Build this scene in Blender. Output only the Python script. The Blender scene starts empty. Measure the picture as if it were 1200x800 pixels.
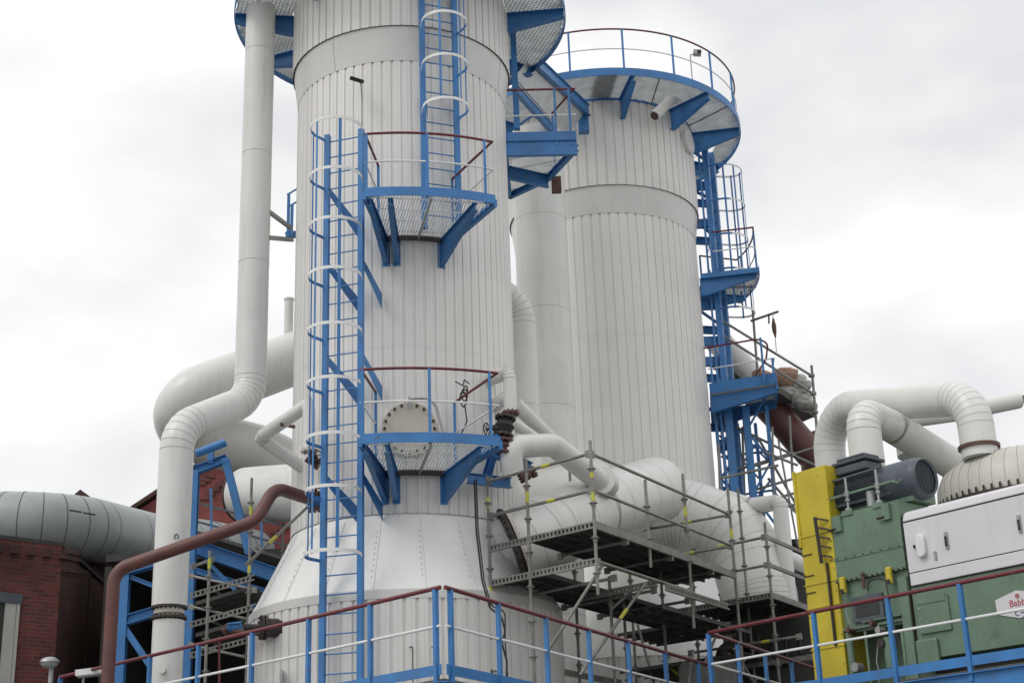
import bpy, math, random
from math import sin, cos, pi, radians
from mathutils import Vector as V, Matrix, noise

random.seed(7)
S = bpy.context.scene
COL = S.collection

# ------------------------------------------------------------------ camera
F_PX = 1733.5                       # focal length in pixels of the 1200 px wide photograph
PITCH, ROLL, CZ = radians(19.911), radians(-2.027), 1.6
FW = V((0, cos(PITCH), sin(PITCH)))
_r0 = V((1, 0, 0)); _u0 = _r0.cross(FW)
RX = cos(ROLL) * _r0 + sin(ROLL) * _u0
UX = -sin(ROLL) * _r0 + cos(ROLL) * _u0
CAM = V((0, 0, CZ))
cam = bpy.data.cameras.new('camera'); camo = bpy.data.objects.new('camera', cam); COL.objects.link(camo)
cam.sensor_width = 36.0; cam.lens = 36.0 * F_PX / 1200.0; cam.clip_start = 0.1; cam.clip_end = 3000
m = Matrix((RX, UX, -FW)).transposed().to_4x4(); m.translation = CAM
camo.matrix_world = m
S.camera = camo

# ------------------------------------------------------------------ world: bright overcast
W = bpy.data.worlds.new("World"); S.world = W; W.use_nodes = True
nt = W.node_tree; nt.nodes.clear()
def wn(t, **k):
    n = nt.nodes.new(t)
    for a, b in k.items(): setattr(n, a, b)
    return n
SUN_EL, SUN_AZ = radians(48), radians(-125)       # azimuth from +Y, clockwise
out = wn('ShaderNodeOutputWorld'); bg = wn('ShaderNodeBackground')
sky = wn('ShaderNodeTexSky', sky_type='NISHITA', sun_disc=False, sun_elevation=SUN_EL, sun_rotation=SUN_AZ)
tc = wn('ShaderNodeTexCoord')
mp = wn('ShaderNodeMapping'); mp.inputs['Scale'].default_value = (2.2, 2.2, 4.2); mp.inputs['Location'].default_value = (0.35, 0.1, 0.7)
nz = wn('ShaderNodeTexNoise'); nz.inputs['Scale'].default_value = 1.9; nz.inputs['Detail'].default_value = 6; nz.inputs['Roughness'].default_value = 0.45
ramp = wn('ShaderNodeValToRGB')
ramp.color_ramp.elements[0].position = 0.36; ramp.color_ramp.elements[0].color = (7.3, 7.35, 7.5, 1)
ramp.color_ramp.elements[1].position = 0.60; ramp.color_ramp.elements[1].color = (9.75, 9.75, 9.75, 1)
sep = wn('ShaderNodeSeparateXYZ')
mr = wn('ShaderNodeMapRange'); mr.inputs['From Min'].default_value = 0.5; mr.inputs['From Max'].default_value = 1.0
mr.inputs['To Min'].default_value = 1.0; mr.inputs['To Max'].default_value = 1.35
mul = wn('ShaderNodeVectorMath', operation='SCALE')
mix = wn('ShaderNodeMix', data_type='RGBA'); mix.inputs[0].default_value = 0.96
L = nt.links.new
L(tc.outputs['Generated'], mp.inputs['Vector']); L(mp.outputs['Vector'], nz.inputs['Vector']); L(nz.outputs['Fac'], ramp.inputs['Fac'])
L(tc.outputs['Generated'], sep.inputs[0]); L(sep.outputs['Z'], mr.inputs['Value'])
L(ramp.outputs['Color'], mul.inputs[0]); L(mr.outputs['Result'], mul.inputs['Scale'])
L(sky.outputs['Color'], mix.inputs[6]); L(mul.outputs['Vector'], mix.inputs[7]); L(mix.outputs[2], bg.inputs['Color'])
bg.inputs['Strength'].default_value = 0.1
L(bg.outputs[0], out.inputs[0])

sl = bpy.data.lights.new('sun', 'SUN'); sl.energy = 0.9; sl.angle = radians(25); sl.color = (1, 0.97, 0.92)
so = bpy.data.objects.new('sun', sl); COL.objects.link(so)
sd = V((sin(SUN_AZ) * cos(SUN_EL), cos(SUN_AZ) * cos(SUN_EL), sin(SUN_EL)))
so.rotation_euler = (-sd).to_track_quat('-Z', 'Y').to_euler(); so.location = (0, 0, 40)
vs = S.view_settings; vs.view_transform = 'Standard'; vs.look = 'None'; vs.gamma = 1; vs.exposure = 0.14; vs.use_curve_mapping = False
S.render.resolution_x = 1024; S.render.resolution_y = 682

# ------------------------------------------------------------------ geometry helpers
def ray(x, y):
    return (FW * F_PX + RX * (x - 600) + UX * (400 - y)) / F_PX
def at(x, y, Y):                    # the point at forward distance Y seen at that spot
    d = ray(x, y); return CAM + d * (Y / d.y)
def atz(x, y, Z):
    d = ray(x, y); return CAM + d * ((Z - CZ) / d.z)
def zY(x, y, Y): return at(x, y, Y).z
T1 = V((-1.856, 23.928)); T2 = V((2.300, 32.419))
def pol(T, R, az, z):               # az in degrees: 0 towards the camera, + to the right
    a = radians(az); return V((T.x + R * sin(a), T.y - R * cos(a), z))

class MB:
    def __init__(s): s.v = []; s.f = []; s.m = []
    def add(s, vs, fs, mi=0):
        o = len(s.v); s.v += [V(p) for p in vs]; s.f += [tuple(o + i for i in f) for f in fs]; s.m += [mi] * len(fs)
    def frame(s, d, up=V((0, 0, 1))):
        d = V(d).normalized(); up = V(up)
        if abs(d.dot(up.normalized())) > .98: up = V((0, 1, 0)) if abs(d.y) < .9 else V((1, 0, 0))
        a = d.cross(up).normalized(); b = a.cross(d).normalized(); return d, a, b
    def obox(s, c, ax, hs, mi=0):   # oriented box: centre, three axes, three half sizes
        c = V(c); X, Y, Z = [V(a).normalized() * h for a, h in zip(ax, hs)]
        p = [c + X * i + Y * j + Z * k for k in (-1, 1) for j in (-1, 1) for i in (-1, 1)]
        s.add(p, [(0, 2, 3, 1), (4, 5, 7, 6), (0, 1, 5, 4), (2, 6, 7, 3), (0, 4, 6, 2), (1, 3, 7, 5)], mi); return s
    def box(s, x0, x1, y0, y1, z0, z1, mi=0):
        return s.obox(((x0+x1)/2, (y0+y1)/2, (z0+z1)/2), ((1,0,0),(0,1,0),(0,0,1)), (abs(x1-x0)/2, abs(y1-y0)/2, abs(z1-z0)/2), mi)
    def beam(s, p0, p1, w, h, up=(0, 0, 1), mi=0):   # w across, h along up
        p0, p1 = V(p0), V(p1); d, a, b = s.frame(p1 - p0, up)
        return s.obox((p0 + p1) / 2, (d, a, b), ((p1 - p0).length / 2, w / 2, h / 2), mi)
    def ibeam(s, p0, p1, w, h, t=.012, up=(0, 0, 1), mi=0):
        p0, p1 = V(p0), V(p1); d, a, b = s.frame(p1 - p0, up); l = (p1 - p0).length / 2; c = (p0 + p1) / 2
        s.obox(c, (d, a, b), (l, t / 2, h / 2 - t), mi)
        s.obox(c + b * (h / 2 - t / 2), (d, a, b), (l, w / 2, t / 2), mi); s.obox(c - b * (h / 2 - t / 2), (d, a, b), (l, w / 2, t / 2), mi); return s
    def tube(s, pts, r, n=12, closed=False, caps=True, mi=0, rr=None):
        pts = [V(p) for p in pts]; N = len(pts)
        tans = []
        for i in range(N):
            if closed: t = (pts[(i+1) % N] - pts[i]).normalized() + (pts[i] - pts[i-1]).normalized()
            elif i == 0: t = pts[1] - pts[0]
            elif i == N-1: t = pts[-1] - pts[-2]
            else: t = (pts[i+1] - pts[i]).normalized() + (pts[i] - pts[i-1]).normalized()
            tans.append(t.normalized())
        _, a, b = s.frame(tans[0]); rings = []
        for i in range(N):
            t = tans[i]
            if i:
                a = (a - t * a.dot(t)).normalized(); b = t.cross(a).normalized() * (1 if True else 1)
            else: b = t.cross(a).normalized()
            k = 1.0
            if (closed or 0 < i < N-1):
                c = max(.5, abs(t.dot((pts[i] - pts[i-1]).normalized()))); k = 1 / c
                bend = ((pts[(i+1) % N] - pts[i]).normalized() - (pts[i] - pts[i-1]).normalized())
                if bend.length > 1e-5: bend.normalize()
            else: bend = V((0, 0, 0))
            R = rr[i] if rr else r; ring = []
            for j in range(n):
                o = a * cos(2*pi*j/n) + b * sin(2*pi*j/n)
                if bend.length > .5: o = o + bend * (o.dot(bend)) * (k - 1)
                ring.append(pts[i] + o * R)
            rings.append(ring)
        vs = [p for rg in rings for p in rg]; fs = []
        for i in range(N if closed else N-1):
            i2 = (i + 1) % N
            for j in range(n):
                fs.append((i*n + j, i*n + (j+1) % n, i2*n + (j+1) % n, i2*n + j))
        s.add(vs, fs, mi)
        if caps and not closed:
            o = len(s.v) - len(vs)
            s.f.append(tuple(o + j for j in reversed(range(n)))); s.f.append(tuple(o + (N-1)*n + j for j in range(n))); s.m += [mi, mi]
        return s
    def cyl(s, p0, p1, r0, r1=None, n=20, mi=0, caps=True):
        return s.tube([p0, p1], r0, n, caps=caps, mi=mi, rr=[r0, r0 if r1 is None else r1])
    def lathe(s, prof, T, n=96, a0=0, a1=360, mi=0, closed=False):   # prof: (r, z)
        full = abs(a1 - a0) >= 360; k = n if full else n + 1
        vs = [pol(T, r, a0 + (a1 - a0) * j / n, z) for r, z in prof for j in range(k)]
        fs = []; P = len(prof)
        for i in range(P if closed else P-1):
            i2 = (i + 1) % P
            for j in range(n):
                j2 = (j + 1) % k if full else j + 1
                fs.append((i*k + j, i*k + j2, i2*k + j2, i2*k + j))
        s.add(vs, fs, mi)
        if closed and not full:
            o = len(s.v) - len(vs)
            s.f.append(tuple(o + i*k for i in range(P))); s.f.append(tuple(o + i*k + n for i in reversed(range(P)))); s.m += [mi, mi]
        return s
    def prism(s, poly, vec, mi=0):
        n = len(poly); poly = [V(p) for p in poly]; vec = V(vec)
        s.add(poly + [p + vec for p in poly], [tuple(reversed(range(n))), tuple(range(n, 2*n))] + [(i, (i+1) % n, n + (i+1) % n, n + i) for i in range(n)], mi); return s
    def strip(s, pts, side, w, t, closed=False, mi=None):   # flat bar swept along pts; side = vector of its width
        pts = [V(p) for p in pts]; side = V(side).normalized(); N = len(pts); vs = []
        for i in range(N):
            if closed: tg = pts[(i+1) % N] - pts[i-1]
            else: tg = pts[min(i+1, N-1)] - pts[max(i-1, 0)]
            o = side.cross(tg).normalized()
            for su, sv in ((-1,-1), (1,-1), (1,1), (-1,1)): vs.append(pts[i] + side * su * w/2 + o * sv * t/2)
        fs = []; ms = []
        for i in range(N if closed else N-1):
            i2 = (i+1) % N
            for j in range(4): fs.append((i*4+j, i*4+(j+1)%4, i2*4+(j+1)%4, i2*4+j)); ms.append(mi[i] if mi else 0)
        if not closed: fs += [(3,2,1,0), tuple((N-1)*4+j for j in range(4))]; ms += [ms[0], ms[-1]]
        o = len(s.v); s.v += vs; s.f += [tuple(o+i for i in f) for f in fs]; s.m += ms; return s
    def ball(s, c, r, nu=16, nv=10, sq=(1,1,1), v0=0, v1=180, mi=0):
        c = V(c); vs = []
        for i in range(nv+1):
            t = radians(v0 + (v1-v0)*i/nv)
            for j in range(nu):
                p = 2*pi*j/nu; vs.append(c + V((r*sq[0]*sin(t)*cos(p), r*sq[1]*sin(t)*sin(p), r*sq[2]*cos(t))))
        s.add(vs, [(i*nu+j, (i+1)*nu+j, (i+1)*nu+(j+1)%nu, i*nu+(j+1)%nu) for i in range(nv) for j in range(nu)], mi); return s
    def build(s, name, mat, parent=None, smooth=35):
        me = bpy.data.meshes.new(name); org = V((0, 0, 0))
        p = parent
        while p is not None: org = org + p.location; p = p.parent
        me.from_pydata([tuple(v - org) for v in s.v], [], s.f)
        mats = mat if isinstance(mat, (list, tuple)) else [mat]
        for q in mats: me.materials.append(q)
        me.polygons.foreach_set('material_index', s.m)
        if smooth:
            me.polygons.foreach_set('use_smooth', [True] * len(me.polygons)); me.set_sharp_from_angle(angle=radians(smooth))
        me.update()
        o = bpy.data.objects.new(name, me); COL.objects.link(o)
        if parent is not None: o.parent = parent
        return o

def tag(o, label=None, cat=None, group=None, kind=None):
    if label: o['label'] = label
    if cat: o['category'] = cat
    if group: o['group'] = group
    if kind: o['kind'] = kind
    return o
def thing(name, label, cat, loc, group=None):
    o = bpy.data.objects.new(name, None); COL.objects.link(o); o.location = V(loc); o.empty_display_size = .3
    return tag(o, label, cat, group)

def fillet(pts, rads, seg=7):       # round the corners of a polyline
    pts = [V(p) for p in pts]; out = [pts[0]]
    if not isinstance(rads, (list, tuple)): rads = [rads] * (len(pts) - 2)
    for i in range(1, len(pts) - 1):
        p, a, b = pts[i], pts[i-1] - pts[i], pts[i+1] - pts[i]
        ua, ub = a.normalized(), b.normalized(); ang = ua.angle(ub)
        if ang > pi - .02: out.append(p); continue
        t = rads[i-1] / math.tan(ang / 2); t = min(t, a.length * .49, b.length * .49); R = t * math.tan(ang / 2)
        c = p + (ua + ub).normalized() * (R / sin(ang / 2)); s0 = p + ua * t - c; s1 = p + ub * t - c
        full = s0.angle(s1)
        for k in range(seg + 1):
            w = k / seg; q = (s0 * sin((1-w)*full) + s1 * sin(w*full)) / sin(full); out.append(c + q)
    out.append(pts[-1]); return out

def clad_pipe(name, pts, r, mat, parent=None, rads=.9, seg=7, n=40, pitch=1.6, caps=True, bead=.003, smooth=35, hw=.0032, seams=True):
    """sheet-metal clad pipe: segmented elbows, a thin dark lap seam at every joint"""
    P = fillet(pts, rads, seg) if len(pts) > 2 else [V(p) for p in pts]
    Q = [P[0]]
    for a, b in zip(P, P[1:]):      # split long straights at every sheet
        l = (b - a).length; k = max(1, round(l / pitch)) if l > pitch * 1.3 else 1
        for j in range(1, k + 1): Q.append(a.lerp(b, j / k))
    mb = MB(); mb.tube(Q, r, n, caps=caps)
    for i in (range(1, len(Q) - 1) if seams else ()):  # seams
        t = ((Q[i+1] - Q[i]).normalized() + (Q[i] - Q[i-1]).normalized()).normalized()
        _, a, b = mb.frame(t); bend = (Q[i+1] - Q[i]).normalized() - (Q[i] - Q[i-1]).normalized()
        c = max(.5, t.dot((Q[i] - Q[i-1]).normalized()))
        bl = bend.length; bend = bend.normalized() if bl > 1e-4 else bend
        r1 = []; r2 = []
        for j in range(n):
            o = a * cos(2*pi*j/n) + b * sin(2*pi*j/n)
            if bl > 1e-4: o = o + bend * o.dot(bend) * (1/c - 1)
            r1.append(Q[i] + o * (r + bead) - t * hw); r2.append(Q[i] + o * (r + bead) + t * hw)
        mb.add(r1 + r2, [(j, (j+1) % n, n + (j+1) % n, n + j) for j in range(n)], 1)
    return mb.build(name, mat, parent, smooth)

def flange(mb, c, d, r, t=.03, bolts=12, mi=0, br=.016, both=True):
    c = V(c); d, a, b = mb.frame(d); mb.cyl(c - d*t/2, c + d*t/2, r, n=28, mi=mi)
    for k in range(bolts):
        o = a * cos(2*pi*k/bolts) + b * sin(2*pi*k/bolts)
        mb.cyl(c + o*(r*.86) - d*(t/2+.022), c + o*(r*.86) + d*(t/2+.022), br, n=6, mi=mi)
    return mb

# ------------------------------------------------------------------ materials
def mat(name, col, rough=.5, metal=0, var=.06, vscale=1.5, bump=0, bscale=40, dirt=0, dirtcol=(.16, .14, .12), streak=0, spec=.5, chip=0, chipcol=(.10, .045, .025), panel=None):
    M = bpy.data.materials.new(name); M.use_nodes = True; n = M.node_tree; N = n.nodes; lk = n.links.new
    b = N['Principled BSDF']; b.inputs['Roughness'].default_value = rough; b.inputs['Metallic'].default_value = metal
    b.inputs['Specular IOR Level'].default_value = spec
    tc = N.new('ShaderNodeTexCoord'); g = N.new('ShaderNodeNewGeometry')
    nz = N.new('ShaderNodeTexNoise'); nz.inputs['Scale'].default_value = vscale; nz.inputs['Detail'].default_value = 6
    lk(g.outputs['Position'], nz.inputs['Vector'])
    mr = N.new('ShaderNodeMapRange'); mr.inputs['From Min'].default_value = .3; mr.inputs['From Max'].default_value = .7
    mr.inputs['To Min'].default_value = 1 - var; mr.inputs['To Max'].default_value = 1 + var
    lk(nz.outputs['Fac'], mr.inputs['Value'])
    sc = N.new('ShaderNodeVectorMath'); sc.operation = 'SCALE'; sc.inputs[0].default_value = col[:3]; lk(mr.outputs['Result'], sc.inputs['Scale'])
    last = sc.outputs['Vector']
    if dirt:
        mp = N.new('ShaderNodeMapping'); mp.inputs['Scale'].default_value = (3, 3, .35) if streak else (1, 1, 1); lk(g.outputs['Position'], mp.inputs['Vector'])
        n2 = N.new('ShaderNodeTexNoise'); n2.inputs['Scale'].default_value = streak or 5; n2.inputs['Detail'].default_value = 8; n2.inputs['Roughness'].default_value = .65
        lk(mp.outputs['Vector'], n2.inputs['Vector'])
        m2 = N.new('ShaderNodeMapRange'); m2.inputs['From Min'].default_value = .52; m2.inputs['From Max'].default_value = .78; m2.inputs['To Max'].default_value = dirt
        lk(n2.outputs['Fac'], m2.inputs['Value'])
        mx = N.new('ShaderNodeMix'); mx.data_type = 'RGBA'; mx.inputs[7].default_value = (*dirtcol, 1)
        lk(m2.outputs['Result'], mx.inputs[0]); lk(last, mx.inputs[6]); last = mx.outputs[2]
    if panel:                        # sheet-to-sheet differences: angle round the object's axis and height course
        sp = N.new('ShaderNodeSeparateXYZ'); lk(tc.outputs['Object'], sp.inputs[0])
        at2 = N.new('ShaderNodeMath'); at2.operation = 'ARCTAN2'; lk(sp.outputs['X'], at2.inputs[0]); lk(sp.outputs['Y'], at2.inputs[1])
        q1 = N.new('ShaderNodeMath'); q1.operation = 'MULTIPLY'; q1.inputs[1].default_value = panel[0] / (2*pi); lk(at2.outputs[0], q1.inputs[0])
        q2 = N.new('ShaderNodeMath'); q2.operation = 'FLOOR'; lk(q1.outputs[0], q2.inputs[0])
        q3 = N.new('ShaderNodeMath'); q3.operation = 'MULTIPLY'; q3.inputs[1].default_value = 1 / panel[1]; lk(sp.outputs['Z'], q3.inputs[0])
        q4 = N.new('ShaderNodeMath'); q4.operation = 'FLOOR'; lk(q3.outputs[0], q4.inputs[0])
        cb = N.new('ShaderNodeCombineXYZ'); lk(q2.outputs[0], cb.inputs[0]); lk(q4.outputs[0], cb.inputs[1])
        wn_ = N.new('ShaderNodeTexWhiteNoise'); wn_.noise_dimensions = '2D'; lk(cb.outputs[0], wn_.inputs['Vector'])
        pm = N.new('ShaderNodeMapRange'); pm.inputs['To Min'].default_value = 1 - panel[2]; pm.inputs['To Max'].default_value = 1 + panel[2]; lk(wn_.outputs['Value'], pm.inputs['Value'])
        ps = N.new('ShaderNodeVectorMath'); ps.operation = 'SCALE'; lk(last, ps.inputs[0]); lk(pm.outputs['Result'], ps.inputs['Scale']); last = ps.outputs['Vector']
    if chip:
        n5 = N.new('ShaderNodeTexNoise'); n5.inputs['Scale'].default_value = 11; n5.inputs['Detail'].default_value = 9; n5.inputs['Roughness'].default_value = .7; lk(g.outputs['Position'], n5.inputs['Vector'])
        m5 = N.new('ShaderNodeMapRange'); m5.inputs['From Min'].default_value = .59; m5.inputs['From Max'].default_value = .67; m5.inputs['To Max'].default_value = chip; lk(n5.outputs['Fac'], m5.inputs['Value'])
        x5 = N.new('ShaderNodeMix'); x5.data_type = 'RGBA'; x5.inputs[7].default_value = (*chipcol, 1); lk(m5.outputs['Result'], x5.inputs[0]); lk(last, x5.inputs[6]); last = x5.outputs[2]
    lk(last, b.inputs['Base Color'])
    r3 = N.new('ShaderNodeMapRange'); r3.inputs['To Min'].default_value = max(.05, rough - .12); r3.inputs['To Max'].default_value = min(1, rough + .12)
    lk(nz.outputs['Fac'], r3.inputs['Value']); lk(r3.outputs['Result'], b.inputs['Roughness'])
    if bump:
        n4 = N.new('ShaderNodeTexNoise'); n4.inputs['Scale'].default_value = bscale; n4.inputs['Detail'].default_value = 3; lk(g.outputs['Position'], n4.inputs['Vector'])
        bp = N.new('ShaderNodeBump'); bp.inputs['Strength'].default_value = bump; bp.inputs['Distance'].default_value = .02
        lk(n4.outputs['Fac'], bp.inputs['Height']); lk(bp.outputs['Normal'], b.inputs['Normal'])
    return M
CLAD = mat('ribbed_cladding', (.71, .70, .68), .4, var=.03, vscale=1.1, dirt=.14, dirtcol=(.42, .40, .35), streak=1.2, bump=.12, bscale=2.5, panel=(14, 2.75, .035))
CLADB = mat('plain_cladding', (.64, .64, .62), .38, var=.04, vscale=1.3, dirt=.25, dirtcol=(.38, .36, .31), streak=1.8, bump=.12, bscale=2.2)
CONE = mat('white_cladding', (.80, .80, .78), .4, var=.03, vscale=1, dirt=.2, dirtcol=(.45, .43, .38), streak=1.8, bump=.35, bscale=2.2, panel=(20, 40, .03))
PIPE = mat('pipe_cladding', (.67, .67, .645), .36, var=.05, vscale=1.4, dirt=.35, dirtcol=(.42, .40, .34), streak=2.4, bump=.25, bscale=3)
PIPEG = mat('weathered_pipe_cladding', (.30, .335, .335), .42, var=.09, vscale=1.6, dirt=.4, dirtcol=(.22, .22, .21), streak=2, bump=.15, bscale=3)
PIPEY = mat('aged_pipe_cladding', (.52, .51, .46), .45, var=.05, dirt=.4, dirtcol=(.34, .28, .2), streak=2.5, bump=.15, bscale=3)
SEAM = mat('seam_sealant', (.27, .26, .24), .8, var=.1)
RIBGAP = mat('rib_gap_shade', (.035, .035, .035), .9)  # near-black, paints the shade inside the open rib ends
BLUE = mat('blue_paint', (.038, .18, .44), .45, var=.18, vscale=2.2, dirt=.45, dirtcol=(.07, .12, .19), bump=.05, chip=.55)
RED = mat('dark_red_paint', (.135, .018, .024), .4, var=.15, vscale=4, dirt=.45, dirtcol=(.08, .03, .03), chip=.6, chipcol=(.30, .25, .24))
WHITE = mat('white_paint', (.74, .75, .74), .4, var=.05, dirt=.2)
GALV = mat('galvanised_steel', (.36, .37, .37), .45, metal=.55, var=.18, vscale=5, dirt=.35, dirtcol=(.16, .15, .13))
GRAT = mat('grating_steel', (.60, .62, .62), .45, metal=.3, var=.15, vscale=4, dirt=.3)
SCAF = mat('scaffold_tube', (.23, .23, .215), .55, metal=.35, var=.25, vscale=4, dirt=.55, dirtcol=(.12, .10, .085))
PLANK = mat('scaffold_plank', (.075, .075, .07), .7, metal=.0, var=.25, vscale=3, dirt=.5, dirtcol=(.07, .065, .06))
YEL = mat('yellow_paint', (.56, .45, .035), .42, var=.12, vscale=2.5, chip=.5, chipcol=(.22, .18, .05), dirt=.5, dirtcol=(.30, .24, .05), bump=.04)
TAG = mat('yellow_tag', (.50, .49, .06), .5)
GREEN = mat('green_paint', (.14, .215, .15), .45, var=.16, vscale=2.5, dirt=.7, dirtcol=(.065, .095, .07), bump=.08, chip=.45, chipcol=(.20, .25, .19))
CAB = mat('cream_cabinet_paint', (.66, .645, .665), .35, var=.03, dirt=.3, dirtcol=(.42, .40, .40), streak=2.5, chip=.25, chipcol=(.35, .32, .30))
MOTOR = mat('grey_motor_paint', (.075, .09, .105), .5, var=.12, vscale=4, dirt=.3, dirtcol=(.2, .2, .19))
MOTORL = mat('light_grey_motor_paint', (.072, .088, .11), .48, var=.14, vscale=5, dirt=.3, dirtcol=(.11, .12, .12))
BLACK = mat('black_rubber', (.018, .018, .018), .7)
DARK = mat('dark_iron', (.05, .04, .036), .55, metal=.3, var=.3, vscale=8)
RUST = mat('rust_brown_primer', (.11, .048, .038), .6, var=.25, vscale=8, dirt=.4, dirtcol=(.05, .03, .025))
BROWN = mat('brown_red_pipe_paint', (.12, .045, .038), .5, var=.2, vscale=3, chip=.4, chipcol=(.06, .03, .025), dirt=.5, dirtcol=(.09, .045, .04))
BEIGE = mat('beige_primer', (.54, .50, .43), .6, var=.08, dirt=.3, dirtcol=(.28, .23, .17))
CONC = mat('concrete', (.22, .215, .20), .85, var=.15, vscale=.8, bump=.3, bscale=30, dirt=.4)
ASPH = mat('asphalt', (.055, .055, .055), .9, var=.2, vscale=.5, bump=.4, bscale=60, dirt=.3)
SHED = mat('dark_sheet_shade', (.05, .048, .046), .8, var=.2, vscale=1, dirt=.4, dirtcol=(.03, .028, .026))  # dark sheeting; on bays and screen its darkness stands in for shade
STONE = mat('pale_window_frame', (.45, .46, .42), .6, var=.08, dirt=.3)
GLASS = mat('dusty_glass', (.03, .033, .033), .45, var=.2)
BALE1 = mat('buff_sack', (.40, .25, .18), .75, var=.3, vscale=5, bump=.35, bscale=12, dirt=.5, dirtcol=(.2, .16, .12))
BALE2 = mat('clear_plastic_sack', (.36, .35, .32), .35, var=.35, vscale=6, bump=.35, bscale=14, dirt=.5)
REDL = mat('red_lettering', (.45, .03, .04), .5, var=0)
BLUEL = mat('violet_lettering', (.10, .08, .30), .5, var=0)
LENS = mat('lamp_lens', (.32, .33, .33), .25)

def brick_mat(name, c1, c2, mortar):
    M = bpy.data.materials.new(name); M.use_nodes = True; n = M.node_tree; N = n.nodes; lk = n.links.new; b = N['Principled BSDF']
    g = N.new('ShaderNodeNewGeometry')
    cr = N.new('ShaderNodeVectorMath'); cr.operation = 'CROSS_PRODUCT'; cr.inputs[0].default_value = (0, 0, 1); lk(g.outputs['True Normal'], cr.inputs[1])
    dt = N.new('ShaderNodeVectorMath'); dt.operation = 'DOT_PRODUCT'; lk(g.outputs['Position'], dt.inputs[0]); lk(cr.outputs['Vector'], dt.inputs[1])
    sp = N.new('ShaderNodeSeparateXYZ'); lk(g.outputs['Position'], sp.inputs[0])
    cb = N.new('ShaderNodeCombineXYZ'); lk(dt.outputs['Value'], cb.inputs['X']); lk(sp.outputs['Z'], cb.inputs['Y'])
    br = N.new('ShaderNodeTexBrick'); br.inputs['Scale'].default_value = 1; br.inputs['Brick Width'].default_value = .26; br.inputs['Row Height'].default_value = .078
    br.inputs['Mortar Size'].default_value = .008; br.inputs['Mortar Smooth'].default_value = .2; br.inputs['Bias'].default_value = 0
    br.inputs['Color1'].default_value = (*c1, 1); br.inputs['Color2'].default_value = (*c2, 1); br.inputs['Mortar'].default_value = (*mortar, 1)
    lk(cb.outputs['Vector'], br.inputs['Vector'])
    nz = N.new('ShaderNodeTexNoise'); nz.inputs['Scale'].default_value = 1.2; nz.inputs['Detail'].default_value = 8; lk(g.outputs['Position'], nz.inputs['Vector'])
    mr = N.new('ShaderNodeMapRange'); mr.inputs['From Min'].default_value = .3; mr.inputs['From Max'].default_value = .7; mr.inputs['To Min'].default_value = .65; mr.inputs['To Max'].default_value = 1.3
    lk(nz.outputs['Fac'], mr.inputs['Value'])
    sc = N.new('ShaderNodeVectorMath'); sc.operation = 'SCALE'; lk(br.outputs['Color'], sc.inputs[0]); lk(mr.outputs['Result'], sc.inputs['Scale'])
    lk(sc.outputs['Vector'], b.inputs['Base Color']); b.inputs['Roughness'].default_value = .85
    bp = N.new('ShaderNodeBump'); bp.inputs['Strength'].default_value = .6; bp.inputs['Distance'].default_value = .01; bp.invert = True
    lk(br.outputs['Fac'], bp.inputs['Height']); lk(bp.outputs['Normal'], b.inputs['Normal'])
    return M
BRICK = brick_mat('red_brick', (.165, .040, .034), (.085, .026, .024), (.11, .075, .068))
BRICKD = brick_mat('dark_brick', (.085, .032, .026), (.055, .024, .02), (.05, .035, .03))  # darker, browner mix of the red brick
BRICKR = brick_mat('bright_red_brick', (.22, .045, .042), (.17, .038, .036), (.14, .07, .06))

# ------------------------------------------------------------------ ground
g = MB(); g.box(-600, 600, -300, 900, -1, 0)
tag(g.build('ground', CONC, smooth=0), kind='structure')

# ------------------------------------------------------------------ builders shared by towers
def ribbed(mb, T, z0, z1, R, nr, dep=.022, mi=0, splits=1):
    """vertical trapezoid sheeting"""
    w = 360.0 / nr; vs = []; fs = []
    sec = []
    for k in range(nr):
        for u, r in ((0, R), (.33, R), (.345, R + .004), (.375, R + .004), (.39, R), (.72, R), (.775, R - dep), (.94, R - dep)): sec.append(((k + u) * w, r))
    n = len(sec)
    for z in (z0, z1):
        for a, r in sec: vs.append(pol(T, r, a, z))
    for j in range(n): fs.append((j, (j+1) % n, n + (j+1) % n, n + j))
    mb.add(vs, fs, mi)
def ringband(mb, T, prof, mi=0, n=120): mb.lathe(prof, T, n, mi=mi)
def arc(T, R, a0, a1, z, n=24): return [pol(T, R, a0 + (a1 - a0) * i / n, z) for i in range(n + 1)]

def grating(name, mat, parent, inside, bbox, z, pitch, direc, h=.03, t=.005, cross=.4, ct=.008):
    """bearing bars clipped to a plan region; inside(x, y) tells whether a plan point is covered"""
    x0, x1, y0, y1 = bbox; c = V(((x0+x1)/2, (y0+y1)/2, 0)); rad_ = math.hypot(x1-x0, y1-y0)/2
    d = V((cos(direc), sin(direc), 0)); e = V((-sin(direc), cos(direc), 0)); mb = MB()
    for dd, ee, pt, hh, tt in ((d, e, pitch, h, t), (e, d, cross, h*.6, ct)):
        k = -rad_
        while k < rad_:
            run = None; s = -rad_; st = .03
            while s <= rad_ + st:
                p = c + ee * k + dd * s; ok = inside(p.x, p.y) and s <= rad_
                if ok and run is None: run = s
                if not ok and run is not None:
                    if s - run > .06:
                        a = c + ee*k + dd*run; b = c + ee*k + dd*(s - st)
                        a.z = b.z = z; mb.beam(a, b, tt, hh)
                    run = None
                s += st
            k += pt
    return mb.build(name, mat, parent, smooth=0)

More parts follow.
